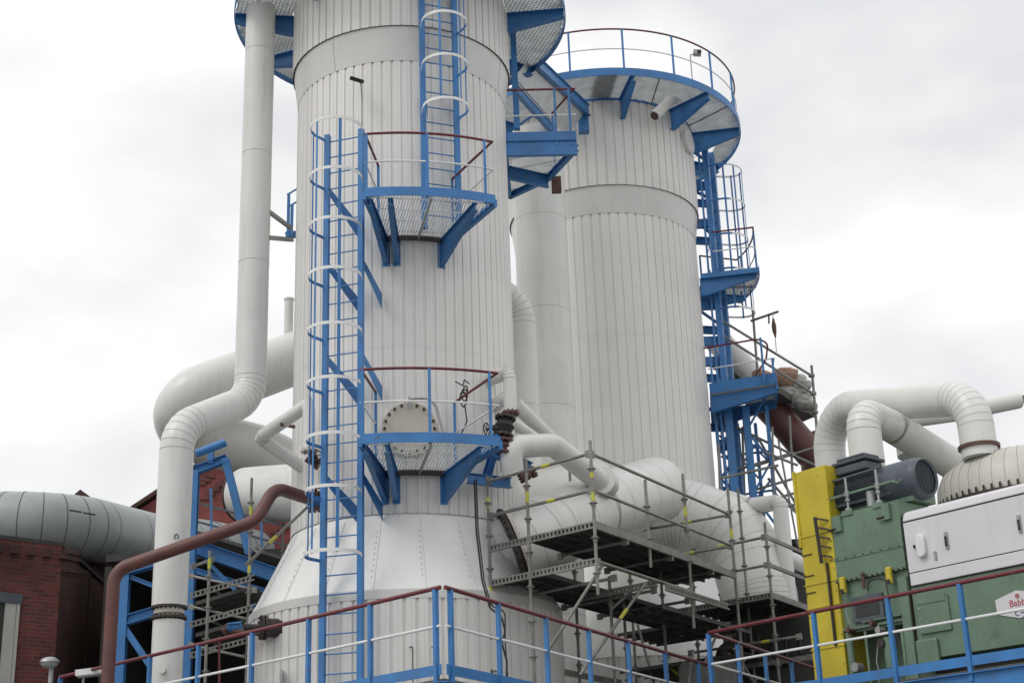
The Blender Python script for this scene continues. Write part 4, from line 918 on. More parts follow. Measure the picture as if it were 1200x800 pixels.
# left scaffold
s4 = thing('tube_scaffold', 'tube scaffold with perforated decks between the S-bend pipe and the front tower', 'scaffold', at(260, 760, 24))
std, led, deck, brace, xbeam = scaffold_bits(s4)
for (px, py, Y, tg) in ((246, 645, 23.6, (660,)), (295, 560, 24.0, (598, 665)), (333, 560, 27.5, ())):
    q = at(px, py, Y); std(V((q.x, Y, 0)), 0, q.z, tuple(zY(px, y, Y) for y in tg))
def x4(a, b, Ya=23.7, Yb=24.0, per=True):
    p, q = at(*a, Ya), at(*b, Yb); q.z = q.z
    (xbeam if per else led)(p, q)
x4((222, 698), (298, 676)); x4((222, 732), (300, 710)); x4((222, 768), (300, 747)); x4((224, 664), (250, 655), per=False)
for y in (664, 700, 745): x4((222, y + 10), (300, y + 27), 24.4, 24.0, per=False)
for y in (705, 742): 
    p = at(228, y, 24.1); q = at(296, y - 20, 24.2); deck(p, q, V((.1, 1, 0)), p.z * .5 + q.z * .5, n=3)
brace(at(288, 662, 23.0), at(361, 593, 22.2), .45); brace(at(293, 640, 23.9), at(303, 648, 23.9))
# piping clutter low left
cl = thing('drain_valve', 'blue drain valve with rusty pipe at the lower left of the front tower base', 'valve', at(285, 742, 22.6))
m = MB(); m.cyl(at(262, 738, 22.8), at(310, 742, 22.3), .045, n=12); m.build('pipe_stub', RUST, cl)
m = MB(); m.ball(at(275, 735, 22.7), .10, 14, 10, (1.3, 1, .8)); m.cyl(at(266, 731, 22.6), at(283, 729, 22.6), .02, n=8); m.build('valve_body', BLUE, cl)
for px in (266, 280): m = MB(); flange(m, at(px, 738, 22.75), (1, 0, 0), .09, .03, 8); m.build('flange', RUST, cl)
m = MB(); m.cyl(at(257, 745, 22.9), at(257, 800, 22.9), .018, n=8); m.build('red_hose', RED, cl)

# brick building at the left (walls, cornice, pilaster, window)
bb_ = thing('brick_building', 'dark red brick building with dentils at the lower left edge', 'building', (-11, 30, 0))
cz_ = zY(68, 640, 30); cx_ = at(68, 720, 30).x
Lx, Ly = at(-60, 660, 26.6).x, 26.6
# left face: from the corner towards the camera-left
c0 = V((cx_, 30, 0)); cL = V((at(-30, 700, 28.6).x - 4.5, 25.0, 0))
m = MB(); nrm = (c0 - cL).normalized(); inn = V((-nrm.y, nrm.x, 0))
m.prism([c0, cL, cL + inn*.5, c0 + inn*.5 + V((0, 0, 0))], (0, 0, cz_)); m.build('front_wall', BRICK, bb_, 0)
m = MB(); s0 = c0 + V((.004, .02, 0)); s1_ = V((at(103, 700, 33).x, 33, 0))
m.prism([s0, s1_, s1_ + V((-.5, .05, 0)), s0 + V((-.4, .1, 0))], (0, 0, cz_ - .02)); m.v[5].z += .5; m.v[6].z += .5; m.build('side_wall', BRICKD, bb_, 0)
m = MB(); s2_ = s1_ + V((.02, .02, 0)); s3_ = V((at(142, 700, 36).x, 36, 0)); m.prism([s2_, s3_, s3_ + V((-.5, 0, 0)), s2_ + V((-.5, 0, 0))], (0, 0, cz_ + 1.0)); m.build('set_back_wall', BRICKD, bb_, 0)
m = MB(); d = (s1_ - s0).normalized(); pr = V((d.y, -d.x, 0))
for k, (dz, o) in enumerate(((-.12, .10), (-.24, .06), (-.5, .05), (-.56, .02))):
    m.prism([s0 + pr*o, s1_ + pr*o, s1_, s0], (0, 0, .11)); 
    for i in range(8): m.v[-8 + i].z += cz_ - .02 + dz + (.5 if i % 4 in (1, 2) else 0)
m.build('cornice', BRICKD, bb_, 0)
m = MB()
for k in range(-1, 16):
    q = c0 - nrm*(.35 + .34*k) - inn*.05; m.obox(V((q.x, q.y, cz_ - .20)), (nrm, inn, (0,0,1)), (.085, .06, .075))
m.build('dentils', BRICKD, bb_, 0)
m = MB(); m.prism([c0 + V((.02,0,0)), cL, cL + V((3, 6, 0)), s3_], (0, 0, .08)); 
for p in m.v: p.z += cz_
m.build('flat_roof', SHED, bb_, 0)
wl = c0 - nrm*1.25; w = MB(); wz = zY(12, 702, 28.9)
w.prism([wl - inn*.03 + V((0,0,0)), wl - nrm*1.2 - inn*.03, wl - nrm*1.2 + inn*.1, wl + inn*.1], (0, 0, .0001)); w = MB()
def wbox(a, b, z0, z1, o0, o1, mt, nm, par):
    m = MB(); p, q = c0 - nrm*a, c0 - nrm*b; m.prism([V((*(p + inn*o0).xy, z0)), V((*(q + inn*o0).xy, z0)), V((*(q + inn*o1).xy, z0)), V((*(p + inn*o1).xy, z0))], (0, 0, z1 - z0)); return m.build(nm, mt, par, 0)
wbox(.80, 2.6, wz, wz + .20, -.07, .1, MOTORL, 'lintel', bb_)
wf = wbox(.90, 1.12, wz - 3, wz, -.04, .2, STONE, 'window', bb_); wbox(.83, .89, wz - 3, wz, -.06, .2, STONE, 'frame', wf); wbox(1.13, 2.4, wz - 3, wz, -.01, .2, GLASS, 'pane', wf)

# gabled brick hall further back
gh = thing('brick_hall', 'bright red brick gable end with corbelled bands behind the blue portal frame', 'building', (-8, 40, 0))
Yg = 40.0; ap = at(262, 531, Yg); el = at(60, 665, Yg); er = at(372, 612, Yg)
m = MB(); m.prism([V((el.x, Yg, 0)), V((er.x, Yg, 0)), V((er.x, Yg, er.z)), ap, V((el.x, Yg, el.z))], (0, .5, 0)); m.build('gable_wall', BRICKR, gh, 0)
m = MB(); bk = V((0, 14, 0)); m.prism([ap + V((0,-.15,.05)), el + V((-.3,-.15,-.1)), el + V((-.3,-.15,-.0)), ap + V((0,-.15,.2))], bk); m.prism([ap + V((0,-.15,.05)), er + V((.3,-.15,-.1)), er + V((.3,-.15,0)), ap + V((0,-.15,.2))], bk); m.build('roof', BRICKD, gh, 0)
def corbel(pxs, dz=.16):
    m = MB()
    for i, (px, py) in enumerate(pxs):
        q = at(px, py, Yg); m.box(q.x - .13, q.x + .13, Yg - .045, Yg, q.z - dz*.35, q.z + dz*.35)
    m.build('corbel_band', BRICK, gh, 0)
corbel([(240 + 6*i, 583 - 5*i) for i in range(5)]); corbel([(276, 548), (283, 551), (290, 556), (297, 562)]); corbel([(316 + 7*i, 628 - 4*i) for i in range(4)]); corbel([(236 + 5*i, 566 - 4*i) for i in range(3)])
gs = thing('roof_gable', 'tiny dark gable tip showing over the grey duct', 'roof', at(94, 590, 39)); a, b, c = at(94, 573, 39), at(70, 592, 39), at(120, 592, 39)
m = MB(); m.prism([a, b + V((0,0,-3)), c + V((0,0,-3)), c], (0, 3, 0)); m.v[1] = V((b.x, 39, c.z)); m.v[5] = V((b.x, 42, c.z)); m.v[2] = V((c.x, 39, c.z - .02)); m.v[6] = V((c.x, 42, c.z - .02)); m.build('gable', BRICKD, gs, 0)
# dark open shed bay under the gable
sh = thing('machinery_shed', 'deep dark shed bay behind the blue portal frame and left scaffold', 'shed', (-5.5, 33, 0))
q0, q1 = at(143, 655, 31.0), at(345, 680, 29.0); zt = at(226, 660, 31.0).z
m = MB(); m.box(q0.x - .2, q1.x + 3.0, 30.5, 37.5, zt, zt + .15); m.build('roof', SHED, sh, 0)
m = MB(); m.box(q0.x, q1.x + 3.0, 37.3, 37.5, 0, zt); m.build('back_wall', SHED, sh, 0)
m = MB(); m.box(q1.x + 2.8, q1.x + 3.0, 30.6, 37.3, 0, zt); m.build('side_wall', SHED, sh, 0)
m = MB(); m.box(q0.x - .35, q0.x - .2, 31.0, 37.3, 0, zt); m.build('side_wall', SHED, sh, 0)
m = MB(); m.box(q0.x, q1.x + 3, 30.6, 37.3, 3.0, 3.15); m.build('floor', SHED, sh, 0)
# low building added as a dark backdrop behind the right scaffold
sh = thing('machinery_shed', 'low dark building added as a dark backdrop behind the second scaffold and the green machine', 'shed', (8, 36, 0))
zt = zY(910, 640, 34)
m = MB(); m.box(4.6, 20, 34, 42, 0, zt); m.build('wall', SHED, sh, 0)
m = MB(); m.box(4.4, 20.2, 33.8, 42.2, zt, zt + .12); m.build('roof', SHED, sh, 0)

eh = thing('screen_and_clutter', 'dark screen wall added to deepen the shade under the second scaffold, with hose and pipework', 'housing', at(905, 790, 27.2))
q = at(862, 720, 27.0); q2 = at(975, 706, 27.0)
m = MB(); m.box(q.x, q2.x + 1.2, 27.0, 27.9, 0, zY(900, 712, 27.0)); m.build('shade_screen', SHED, eh, 0)  # screen wall added to darken the area below the decks
m = MB(); m.tube(fillet([at(838, 800, 26.2), at(846, 760, 26.2), at(868, 752, 26.4), at(900, 770, 26.8)], .2), .09, 16); m.build('hose', BLACK, eh)
m = MB()
for k in range(6):
    p = at(858 + 16*k, 770 - 4*(k % 2), 26.8); m.cyl(p, p + V((0, 0, .3 + .05*(k % 3))), .035, n=10); m.cyl(p + V((-.14, 0, .1)), p + V((.14, 0, .12)), .02, n=8)
m.build('small_pipework', DARK, eh)
m = MB(); q = at(800, 775, 25.4); m.box(q.x, q.x + .9, 25.4, 26.2, 0, q.z); bd = m; m.build('grey_cover', SCAF, eh, 0)

# =================================================================== FOREGROUND PLATFORMS AND RAILS
ZR, ZT, ZF = 4.70, 3.85, 3.70
def rail_run(name, label, px_posts, py_fn, ends, first=None):
    pass
def guard(name, label, a, b, posts, over=0.0, ka=None):
    """a, b: plan ends of one straight guard rail"""
    t = thing(name, label, 'railing', (a.x, a.y, ZF)); d = (b - a).normalized()
    m = MB(); m.tube([zz(a, ZR), zz(b, ZR)], .026, 12); m.build('handrail', RED, t)
    m = MB(); m.tube([zz(a, 4.27), zz(b, 4.27)], .017, 10); m.build('knee_rail', WHITE, t)
    s = d.cross(V((0,0,1))).normalized()
    for px in posts:
        # foot of the post from its column in the picture, on the line a-b
        lo, hi = 0.0, (b - a).length
        for _ in range(40):
            mid = (lo + hi) / 2; p = zz(a + d*mid, ZR) - CAM; x = 600 + F_PX * p.dot(RX) / p.dot(FW)
            if x < px: lo = mid
            else: hi = mid
        q = a + d * lo; m = MB(); m.obox((q.x, q.y, (3.55 + ZR)/2), (d, s, (0,0,1)), (.026, .026, (ZR - 3.55)/2 - .012)); m.build('post', BLUE, t, 0)
    m = MB(); m.obox(zz((a+b)/2, (ZT + 3.735)/2) - V((0,0,0)) + s*.0, (d, s, (0,0,1)), ((b-a).length/2, .006, (ZT - 3.735)/2)); m.build('toe_plate', BLUE, t, 0)
    return t
c1 = atz(518.5, 687, ZR); la = atz(70, 793, ZR); ra = atz(828, 778, ZR)
for q in (c1, la, ra): q.z = 0
guard('guard_railing', 'red-topped blue guard railing running left from the foreground corner', la, c1 + V((-.03, .03, 0)), (71, 122, 176, 233, 296, 362, 434, 510))
guard('guard_railing', 'red-topped blue guard railing sloping away right from the foreground corner', c1 + V((.03, .04, 0)), ra, (527.5, 583.5, 639.5, 689.6, 735.7, 779, 817.6))
c2 = atz(830, 741, ZR); rb = atz(1200, 667.5, ZR); rc = atz(905, 766, ZR)
for q in (c2, rb, rc): q.z = 0
ext = (rb - c2).normalized()
guard('guard_railing', 'red-topped blue guard railing in front of the green machine', c2, c2 + ext * 7.4, (828, 953, 1039.6, 1124, 1214))
guard('guard_railing', 'short guard railing turning back from the left end of the machine platform', c2 + V((.02, .03, 0)), c2 + (rc - c2) * 1.9, (864, 896, 927))
def platform(name, label, P, edges):
    t = thing(name, label, 'platform', sum(P, V((0,0,0))) / len(P))
    m = MB(); m.prism([zz(p, ZF - .06) for p in P], (0, 0, .05)); m.build('floor_plate', PLANK, t, 0)
    for i in edges:
        a, b = P[i], P[(i+1) % len(P)]; m = MB(); m.ibeam(zz(a, 3.54), zz(b, 3.54), .12, .24); m.build('edge_beam', BLUE, t, 0)
        n_ = max(2, int((b-a).length / 3))
        for k in range(n_):
            q = a.lerp(b, (k + .5) / n_); m = MB(); m.ibeam(zz(q, 0), zz(q, 3.41), .2, .2, up=(0,1,0)); m.build('column', BLUE, t, 0)
    return t
dl = (la - c1).normalized(); dr = (ra - c1).normalized()
nl = V((-dl.y, dl.x, 0)); nl = nl if nl.y > 0 else -nl
nr = V((-dr.y, dr.x, 0)); nr = nr if nr.x < 0 else -nr
wv = 1.3; corner = c1 + (dl + dr).normalized() * 1.6
platform('walkway_platform', 'blue-edged steel walkway in front of the front tower base', [la + nl*wv, la, c1, ra, ra + nr*wv, corner], (1, 2))
ez = V((ext.y * -1, ext.x, 0)); ez = ez if ez.x > 0 else -ez
pr_ = c2 + (rc - c2) * 1.9
platform('machine_platform', 'blue-edged steel platform carrying the green machine', [pr_, c2, c2 + ext*7.4, c2 + ext*7.4 + ez*5.5, pr_ + ext*2.0 + ez*1.0], (0, 1))

# globe lamp and box lamp by the left railing
q = at(58, 776, 24.0); gl = thing('street_lamp', 'round-headed grey lamp in front of the brick building', 'lamp', (q.x, q.y, 0))
m = MB(); m.ball(q, .15, 24, 8, (1.05, 1.05, .62), 0, 90); m.build('lamp_hood', GALV, gl); m = MB(); m.ball(q - V((0,0,.005)), .14, 24, 8, (1, 1, .62), 90, 180); m.build('lamp_glass', LENS, gl)
m = MB(); m.cyl(V((q.x, q.y + .12, 0)), V((q.x, q.y + .12, q.z - .08)), .04, n=12); m.build('pole', GALV, gl)
q = at(105, 787, 22.2); bl = thing('box_lamp', 'white rectangular lamp behind the left end of the guard railing', 'lamp', q)
m = MB(); m.obox(q, ((1, .1, .10), (-.1, 1, 0), (-.1, 0, 1)), (.19, .10, .045)); m.build('lamp_housing', WHITE, bl, 0)
m = MB(); m.obox(q - V((0, 0, .055)), ((1, .1, .10), (-.1, 1, 0), (-.1, 0, 1)), (.16, .08, .012)); m.build('lens', LENS, bl, 0)
m = MB(); m.cyl(q + V((-.1, .05, -.05)), V((q.x - .1, q.y + .05, 3.6)), .02, n=8); m.build('stalk', GALV, bl)

# =================================================================== MACHINES (frame: s along the railing, t away from it, z up)
eX = V((.632, -.775, 0)).normalized(); eY = V((.775, .632, 0)).normalized(); O0 = V((2.6, 20.67, 0))
def L3(s, t, z): return O0 + eX*s + eY*t + V((0, 0, z))
def mbox(s0, s1, t0, t1, z0, z1, m=None, mi=0, bev=0):
    m = m or MB(); return m.obox(L3((s0+s1)/2, (t0+t1)/2, (z0+z1)/2), (eX, eY, (0,0,1)), (abs(s1-s0)/2, abs(t1-t0)/2, abs(z1-z0)/2), mi)
def bevel(o, w=.012, seg=2):
    b = o.modifiers.new('bevel', 'BEVEL'); b.width = w; b.segments = seg; b.limit_method = 'ANGLE'; return o
T0 = 1.3
# yellow guard column
yc = thing('belt_guard', 'tall yellow sheet-metal belt guard beside the green machine', 'guard', L3(.97, T0+.25, ZF))
bevel(mbox(.68, 1.25, T0, T0+.55, ZF, 7.0).build('housing', YEL, yc, 0), .01)
for z, e in ((6.04, 1), (5.35, 1), (5.02, 1), (4.45, 1)):
    mbox(.665, 1.265, T0-.012, T0+.57, z-.008, z+.008).build('panel_seam', YEL, yc, 0)
for z in (5.78, 5.48, 5.24): mbox(.675, .86, T0-.015, T0, z-.006, z+.006).build('hinge', DARK, yc, 0)
m = MB()
for z in (6.5, 6.1, 5.9, 5.5, 5.2, 4.9, 4.6, 4.2):
    for s in (.70, 1.23): m.cyl(L3(s, T0-.006, z), L3(s, T0+.01, z), .008, n=6)
m.build('screw_row', DARK, yc, 0)
mbox(.655, .70, T0-.02, T0+.005, 5.9, 7.02).build('edge_strip', YEL, yc, 0)
# green press
gp = thing('green_machine', 'green box-shaped press with bolts, lugs and a small dark window', 'machine', L3(1.8, T0+.8, ZF))
m = MB(); mbox(1.19, 2.40, T0+.02, T0+1.4, 5.64, 6.24, m); bevel(m.build('upper_body', GREEN, gp, 0), .015)
mbox(1.17, 2.42, T0, T0+.03, 5.60, 5.645).build('flange_strip', GREEN, gp, 0)
mbox(1.17, 2.41, T0+.01, T0+1.4, 5.30, 5.60).build('middle_body', GREEN, gp, 0)
m = mbox(1.20, 2.40, T0+.06, T0+1.4, 4.60, 5.298); m.build('lower_body', GREEN, gp, 0)
mbox(1.2, 2.40, T0+.5, T0+1.4, ZF, 4.60).build('pedestal', GREEN, gp, 0)
for s in (1.30, 2.14):      # lifting lugs
    m = MB(); m.prism([L3(s, T0+.02, 6.0), L3(s+.14, T0+.02, 6.0), L3(s+.14, T0+.02, 6.22), L3(s+.02, T0+.02, 6.22)], -eY*.05); lg = m.build('lifting_lug', GREEN, gp, 0)
    m = MB(); m.cyl(L3(s+.05, T0-.03, 6.04), L3(s-.07, T0-.03, 6.04), .018, n=8); m.build('pin', DARK, lg)
for s in (1.33, 2.12):      # yellow clamps
    m = MB(); mbox(s, s+.085, T0-.07, T0+.0, 5.13, 5.36, m); bevel(m.build('yellow_clamp', YEL, gp, 0), .02); m = MB(); m.cyl(L3(s+.042, T0-.075, 5.16), L3(s+.042, T0-.03, 5.16), .035, n=12); m.build('bolt_cap', DARK, gp)
m = MB()
for k in range(14): 
    s = 1.24 + k*.088; m.cyl(L3(s, T0-.012, 5.31), L3(s, T0+.02, 5.31), .014, n=6)
for k in range(8): m.cyl(L3(1.30 + k*.15, T0-.01, 5.62), L3(1.30 + k*.15, T0+.02, 5.62), .010, n=6)
m.build('bolt_row', DARK, gp, 0)
m = MB(); mbox(1.44, 1.96, T0+.02, T0+.06, 4.72, 5.06, m); wf = m.build('window', MOTOR, gp, 0); m = MB(); mbox(1.50, 1.90, T0+.012, T0+.022, 4.78, 5.0, m); m.build('pane', GLASS, wf, 0)
mbox(1.22, 2.3, T0+.02, T0+.07, 4.635, 4.665).build('ledge', GREEN, gp, 0); mbox(1.6, 2.25, T0-.01, T0+.06, 4.70, 4.715).build('ledge', GREEN, gp, 0)
m = MB(); m.tube(fillet([L3(1.78, T0-.03, 5.10), L3(1.80, T0-.04, 5.22), L3(1.95, T0-.04, 5.24), L3(2.10, T0-.04, 5.20), L3(2.14, T0-.03, 4.6), L3(2.2, T0-.02, 4.2)], .06), .010, 6); m.build('hose', DARK, gp)
m = MB(); m.cyl(L3(1.72, T0-.03, 5.14), L3(1.72, T0-.03, 5.34), .022, n=10); m.ball(L3(1.72, T0-.03, 5.34), .032, 10, 6); m.ball(L3(1.72, T0-.03, 5.26), .03, 10, 6); m.build('brass_fitting', RUST, gp)
for (s, z0_, z1_, r) in ((1.34, 3.9, 4.6, .05), (1.62, 3.85, 4.58, .022), (1.98, 4.05, 4.45, .07), (2.22, 3.8, 4.5, .03)):
    m = MB(); m.cyl(L3(s, T0+.02, z0_), L3(s, T0+.02, z1_), r, n=14); m.build('standpipe', GREEN, gp)
for (s, z, r, mt) in ((1.45, 4.12, .06, GALV), (1.90, 4.55, .045, GALV), (1.92, 4.38, .06, DARK), (1.40, 4.62, .03, RUST), (1.80, 4.66, .03, RUST), (2.02, 3.98, .06, RUST), (1.20, 3.95, .07, BLACK)):
    m = MB(); m.cyl(L3(s, T0-.08, z), L3(s, T0+.06, z), r, n=14); m.cyl(L3(s, T0-.05, z-.06), L3(s, T0-.05, z+.06), r*.5, n=10); m.build('valve_fitting', mt, gp)
m = MB(); m.tube([L3(1.85, T0-.05, 4.35), L3(1.82, T0-.07, 4.15), L3(1.84, T0-.06, 3.98), L3(1.78, T0-.05, 3.8)], .008, 6); m.tube([L3(1.45, T0-.03, 5.0), L3(1.38, T0-.05, 4.9), L3(1.42, T0-.04, 4.7)], .006, 6); m.build('wire', GALV, gp)
m = MB(); P = [L3(1.10 + .09*cos(k*pi/6), T0-.06, 3.93 + .09*sin(k*pi/6)) for k in range(12)]; m.tube(P, .014, 8, closed=True); m.build('handwheel', BLACK, gp)
m = MB(); m.beam(L3(1.13, T0-.03, 4.45), L3(1.13, T0-.03, 5.6), .03, .03, up=eX); m.build('side_rod', DARK, gp, 0)
mbox(2.26, 2.40, T0+.0, T0+.06, ZF, 5.2).build('rear_post', GREEN, gp, 0)
# comb lever at the corner of the press
cbm = thing('toothed_bracket', 'dark toothed bracket on the left upper corner of the green press', 'bracket', L3(1.1, T0-.1, 5.9))
m = MB(); m.beam(L3(1.06, T0-.10, 6.26), L3(1.08, T0-.08, 5.60), .02, .05, up=eX); m.build('bar', DARK, cbm, 0)
for k in range(5):
    z = 6.24 - .13*k; m = MB(); m.beam(L3(1.06, T0-.10, z), L3(1.22, T0-.02, z-.05), .02, .025); m.build('tooth', DARK, cbm, 0)
# tensioning bolts and rail on top of the press
tr = thing('tension_rail', 'green rail with two upright threaded bolts on top of the press', 'rail', L3(1.8, T0+.1, 6.24))
m = MB(); m.beam(L3(1.22, T0+.05, 6.50), L3(2.40, T0+.05, 6.52), .035, .03); m.build('bar', GREEN, tr, 0)
for s in (1.55, 2.08):
    m = MB(); m.cyl(L3(s, T0+.05, 6.22), L3(s, T0+.05, 6.74), .019, n=10); m.cyl(L3(s, T0+.05, 6.47), L3(s, T0+.05, 6.55), .036, n=6); m.cyl(L3(s, T0+.05, 6.40), L3(s, T0+.05, 6.44), .036, n=6); m.cyl(L3(s, T0+.05, 6.24), L3(s, T0+.05, 6.30), .05, n=12); m.build('threaded_bolt', GALV, tr)
    m = MB(); mbox(s-.09, s+.09, T0+.0, T0+.12, 6.20, 6.27, m); m.build('bolt_foot', GREEN, tr, 0)
m = MB(); m.cyl(L3(1.90, T0+.12, 6.26), L3(1.90, T0+.12, 6.48), .065, n=16); m.build('damper', GALV, tr)
m = MB(); m.tube([L3(2.36, T0+.03, 6.50), L3(2.46, T0+.0, 6.46), L3(2.52, T0, 6.50)], .012, 6); m.build('wire_end', GREEN, tr)
# motor
mt_ = thing('electric_motor', 'big grey finned electric motor beside the yellow guard', 'motor', L3(1.9, T0+.7, 6.35))
mc0, mc1, mc2 = L3(1.22, T0+.42, 6.56), L3(1.98, T0+.42, 6.56), L3(2.66, T0+.42, 6.56)
m = MB(); m.cyl(mc0, mc1, .245, n=40)
for k in range(56):
    a = 2*pi*k/56; o = V((0,0,1))*sin(a) + eY*cos(a); m.obox((mc0+mc1)/2 + o*.262, (eX, o, o.cross(eX)), (.42, .022, .004))
m.build('finned_body', MOTOR, mt_, 25)
m = MB(); m.cyl(mc0 - eX*.05, mc0 + eX*.03, .29, n=40); m.build('end_shield', MOTOR, mt_)
m = MB(); N_ = 44; rr_ = []
for (s, r) in ((0, .275), (.02, .298), (.55, .298), (.62, .285), (.66, .255), (.63, .235)):
    rr_.append([mc1 + eX*s + (V((0,0,1))*sin(2*pi*j/N_) + eY*cos(2*pi*j/N_))*r for j in range(N_)])
m.add([p for q in rr_ for p in q], [(i*N_+j, i*N_+(j+1)%N_, (i+1)*N_+(j+1)%N_, (i+1)*N_+j) for i in range(5) for j in range(N_)]); m.build('fan_cowl', MOTORL, mt_, 30)
m = MB(); c = mc1 + eX*.60; m.cyl(c - eX*.02, c, .24, n=36); fg = m.build('fan_grille', BLACK, mt_)
m = MB()
for k in range(-7, 8): h = math.sqrt(max(.0001, .235**2 - (k*.031)**2)); m.beam(c + eX*.012 + eY*k*.031 - V((0,0,h)), c + eX*.012 + eY*k*.031 + V((0,0,h)), .008, .008, up=eX)
m.build('grille_bars', MOTORL, fg, 0)
m = MB(); mbox(1.24, 1.80, T0+.22, T0+.62, 6.85, 6.98, m); bevel(m.build('terminal_box', MOTOR, mt_, 0), .03, 3)
m = MB(); mbox(1.21, 1.83, T0+.19, T0+.65, 6.99, 7.04, m); bevel(m.build('box_lid', MOTOR, mt_, 0), .02); m = MB(); mbox(1.27, 1.77, T0+.24, T0+.6, 7.05, 7.10, m); bevel(m.build('box_top', MOTOR, mt_, 0), .03, 3)
m = MB(); m.beam(L3(1.25, T0+.16, 6.77), L3(2.10, T0+.16, 6.79), .05, .03); m.build('side_rail', MOTORL, mt_, 0)
m = MB(); m.beam(L3(1.25, T0+.20, 6.40), L3(2.2, T0+.20, 6.40), .09, .04); m.build('foot_bar', MOTORL, mt_, 0)
m = MB(); mbox(1.2, 2.5, T0+.25, T0+.75, 6.25, 6.385, m); m.build('bed_plate', GREEN, mt_, 0)
m = MB(); m.cyl(mc1 + eX*.35 + V((0,0,.28)), mc1 + eX*.35 + V((0,0,.36)), .05, n=12); m.build('lifting_eye', MOTOR, mt_)
# cream cabinet
cz0, cz1 = 5.06, 6.07
cb2 = thing('long_machine', 'long machine with a cream hood over a green base bearing a white hexagonal sign', 'machine', L3(3.8, T0+.7, ZF))
m = MB(); mbox(2.45, 6.9, T0+.02, T0+1.5, 5.235, 5.905, m); m.build('main_panel', CAB, cb2, 0)
m = MB(); mbox(2.45, 6.9, T0+.02, T0+1.5, cz0, 5.222, m); bevel(m.build('lower_panel', CAB, cb2, 0), .008)
m = MB(); m.prism([L3(2.43, T0+.02, 5.918), L3(2.43, T0+.05, cz1-.05), L3(2.43, T0+.10, cz1), L3(2.43, T0+1.5, cz1), L3(2.43, T0+1.5, 5.918)], eX*4.47); bevel(m.build('top_panel', CAB, cb2, 0), .03, 3)
m = MB(); mbox(2.46, 6.88, T0+.03, T0+1.45, 5.20, 5.25, m); mbox(2.46, 6.88, T0+.03, T0+1.45, 5.895, 5.93, m); m.build('gap_seal', BLACK, cb2, 0)
m = MB(); mbox(2.405, 2.447, T0+.05, T0+1.4, cz0, 6.0, m); m.build('end_seal', BLACK, cb2, 0)
P = []
for k in range(24):
    a = 2*pi*k/24; P.append(L3(2.71 + .068*cos(a), T0+.02, 5.55 + (.09 if sin(a) > 0 else -.09) + .068*sin(a)))
m = MB(); m.prism(P, -eY*.07); bevel(m.build('oval_lamp', WHITE, cb2), .018, 3)
m = MB(); m.ball(L3(2.60, T0+.0, 5.56), .024, 10, 8); m.build('knob', BLACK, cb2)
m = MB(); mbox(2.88, 2.915, T0-.0, T0+.02, 5.33, 5.44, m); m.build('keyhole_plate', GALV, cb2, 0)
for s in (3.10, 4.19, 5.3):
    m = MB(); mbox(s-.022, s+.022, T0-.005, T0+.02, 5.44, 5.66, m); h = m.build('latch_handle', GALV, cb2, 0); m = MB(); mbox(s-.01, s+.012, T0-.025, T0-.004, 5.47, 5.60, m); m.build('lever', DARK, h, 0)
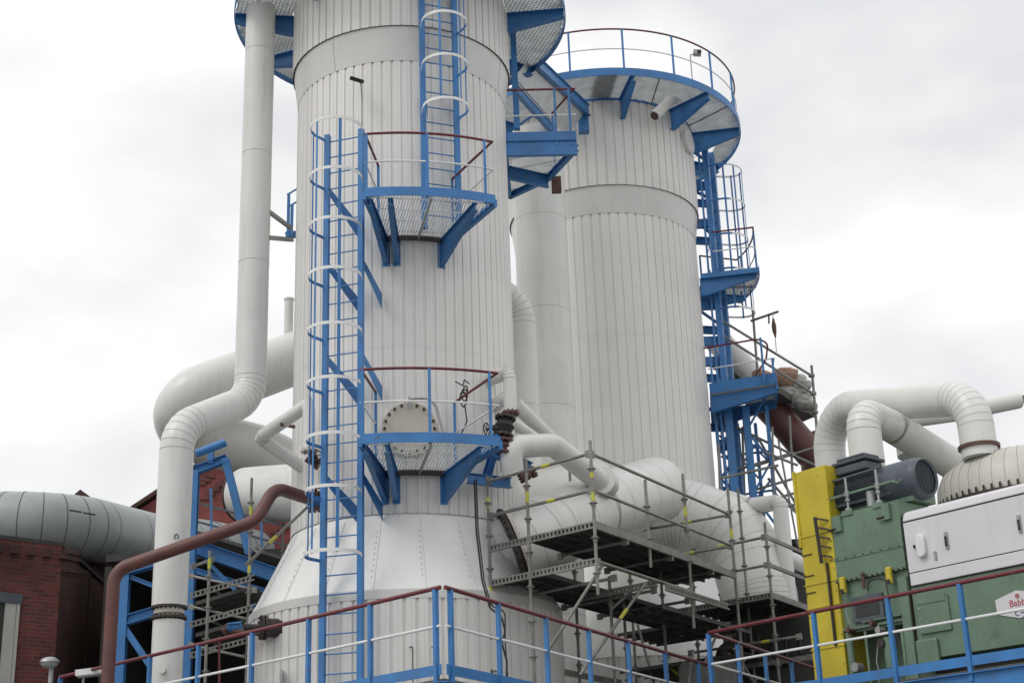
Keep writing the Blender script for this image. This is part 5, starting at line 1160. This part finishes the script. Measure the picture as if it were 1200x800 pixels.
# green base under it with sign
gb = cb2
m = MB(); mbox(2.42, 6.9, T0+.06, T0+1.4, 4.10, 5.045, m); m.build('green_base', GREEN, gb, 0)
m = MB(); mbox(2.42, 6.8, T0+.35, T0+1.3, ZF, 4.10, m); m.build('plinth', DARK, gb, 0)
m = MB(); mbox(2.50, 2.98, T0+.03, T0+.062, 4.42, 4.86, m); m.build('cover_plate', GREEN, gb, 0)
m = MB(); mbox(2.50, 2.95, T0+.02, T0+.035, 4.80, 4.88, m); m.build('cover_strip', GREEN, gb, 0)
for z in (4.45, 4.60, 4.75): m = MB(); m.cyl(L3(2.53, T0+.02, z), L3(2.53, T0+.04, z), .014, n=8); m.build('cover_bolt', GALV, gb, 0)
m = MB(); mbox(2.36, 2.41, T0+.02, T0+.1, 4.2, 5.0, m); m.build('pillar_strip', DARK, gb, 0)
m = MB(); mbox(2.41, 2.75, T0+.0, T0+.06, 4.02, 4.35, m); bevel(m.build('foot_block', GREEN, gb, 0), .03)
m = MB(); P = [L3(s, T0+.055, z) for s, z in ((3.665, 4.50), (3.665, 4.68), (3.98, 4.755), (4.30, 4.68), (4.30, 4.50), (3.98, 4.41))]
m.prism(P, -eY*.008); sg = m.build('maker_sign', CAB, gb, 0)
def text_part(txt, size, s, z, mt, shear=0, bold=.0):
    cu = bpy.data.curves.new('lettering', 'FONT'); cu.body = txt; cu.size = size; cu.align_x = 'CENTER'; cu.align_y = 'CENTER'; cu.extrude = .001; cu.resolution_u = 6
    tmp = bpy.data.objects.new('lettering_source', cu); COL.objects.link(tmp); bpy.context.view_layer.update()
    me = bpy.data.meshes.new_from_object(tmp.evaluated_get(bpy.context.evaluated_depsgraph_get())); bpy.data.objects.remove(tmp)
    c = L3(s, T0+.044, z) - gb.location; M_ = Matrix((eX, V((0,0,1)), -eY)).transposed().to_4x4(); M_.translation = c; me.transform(M_); me.materials.clear(); me.materials.append(mt)
    o = bpy.data.objects.new('lettering', me); COL.objects.link(o); o.parent = sg; return o
text_part('Babbini', .118, 4.03, 4.60, REDL)
m = MB(); c = L3(3.985, T0+.044, 4.685)
m.tube([c + eX*.026*cos(k*pi/10) + V((0,0,.026*sin(k*pi/10))) for k in range(20)], .004, 6, closed=True); m.tube([c + eX*.013*cos(k*pi/3) + V((0,0,.013*sin(k*pi/3))) for k in range(6)], .004, 6, closed=True); o = m.build('emblem', REDL, sg)
m = MB(); c = L3(3.955, T0+.044, 4.475); m.tube([c + eX*.028*cos(k*pi/10) + V((0,0,.028*sin(k*pi/10))) for k in range(3, 18)], .006, 6); m.build('crescent_mark', BLUEL, sg)
m = MB(); m.beam(L3(4.0, T0+.044, 4.475), L3(4.13, T0+.044, 4.475), .004, .012); m.build('small_print', MOTORL, sg, 0)
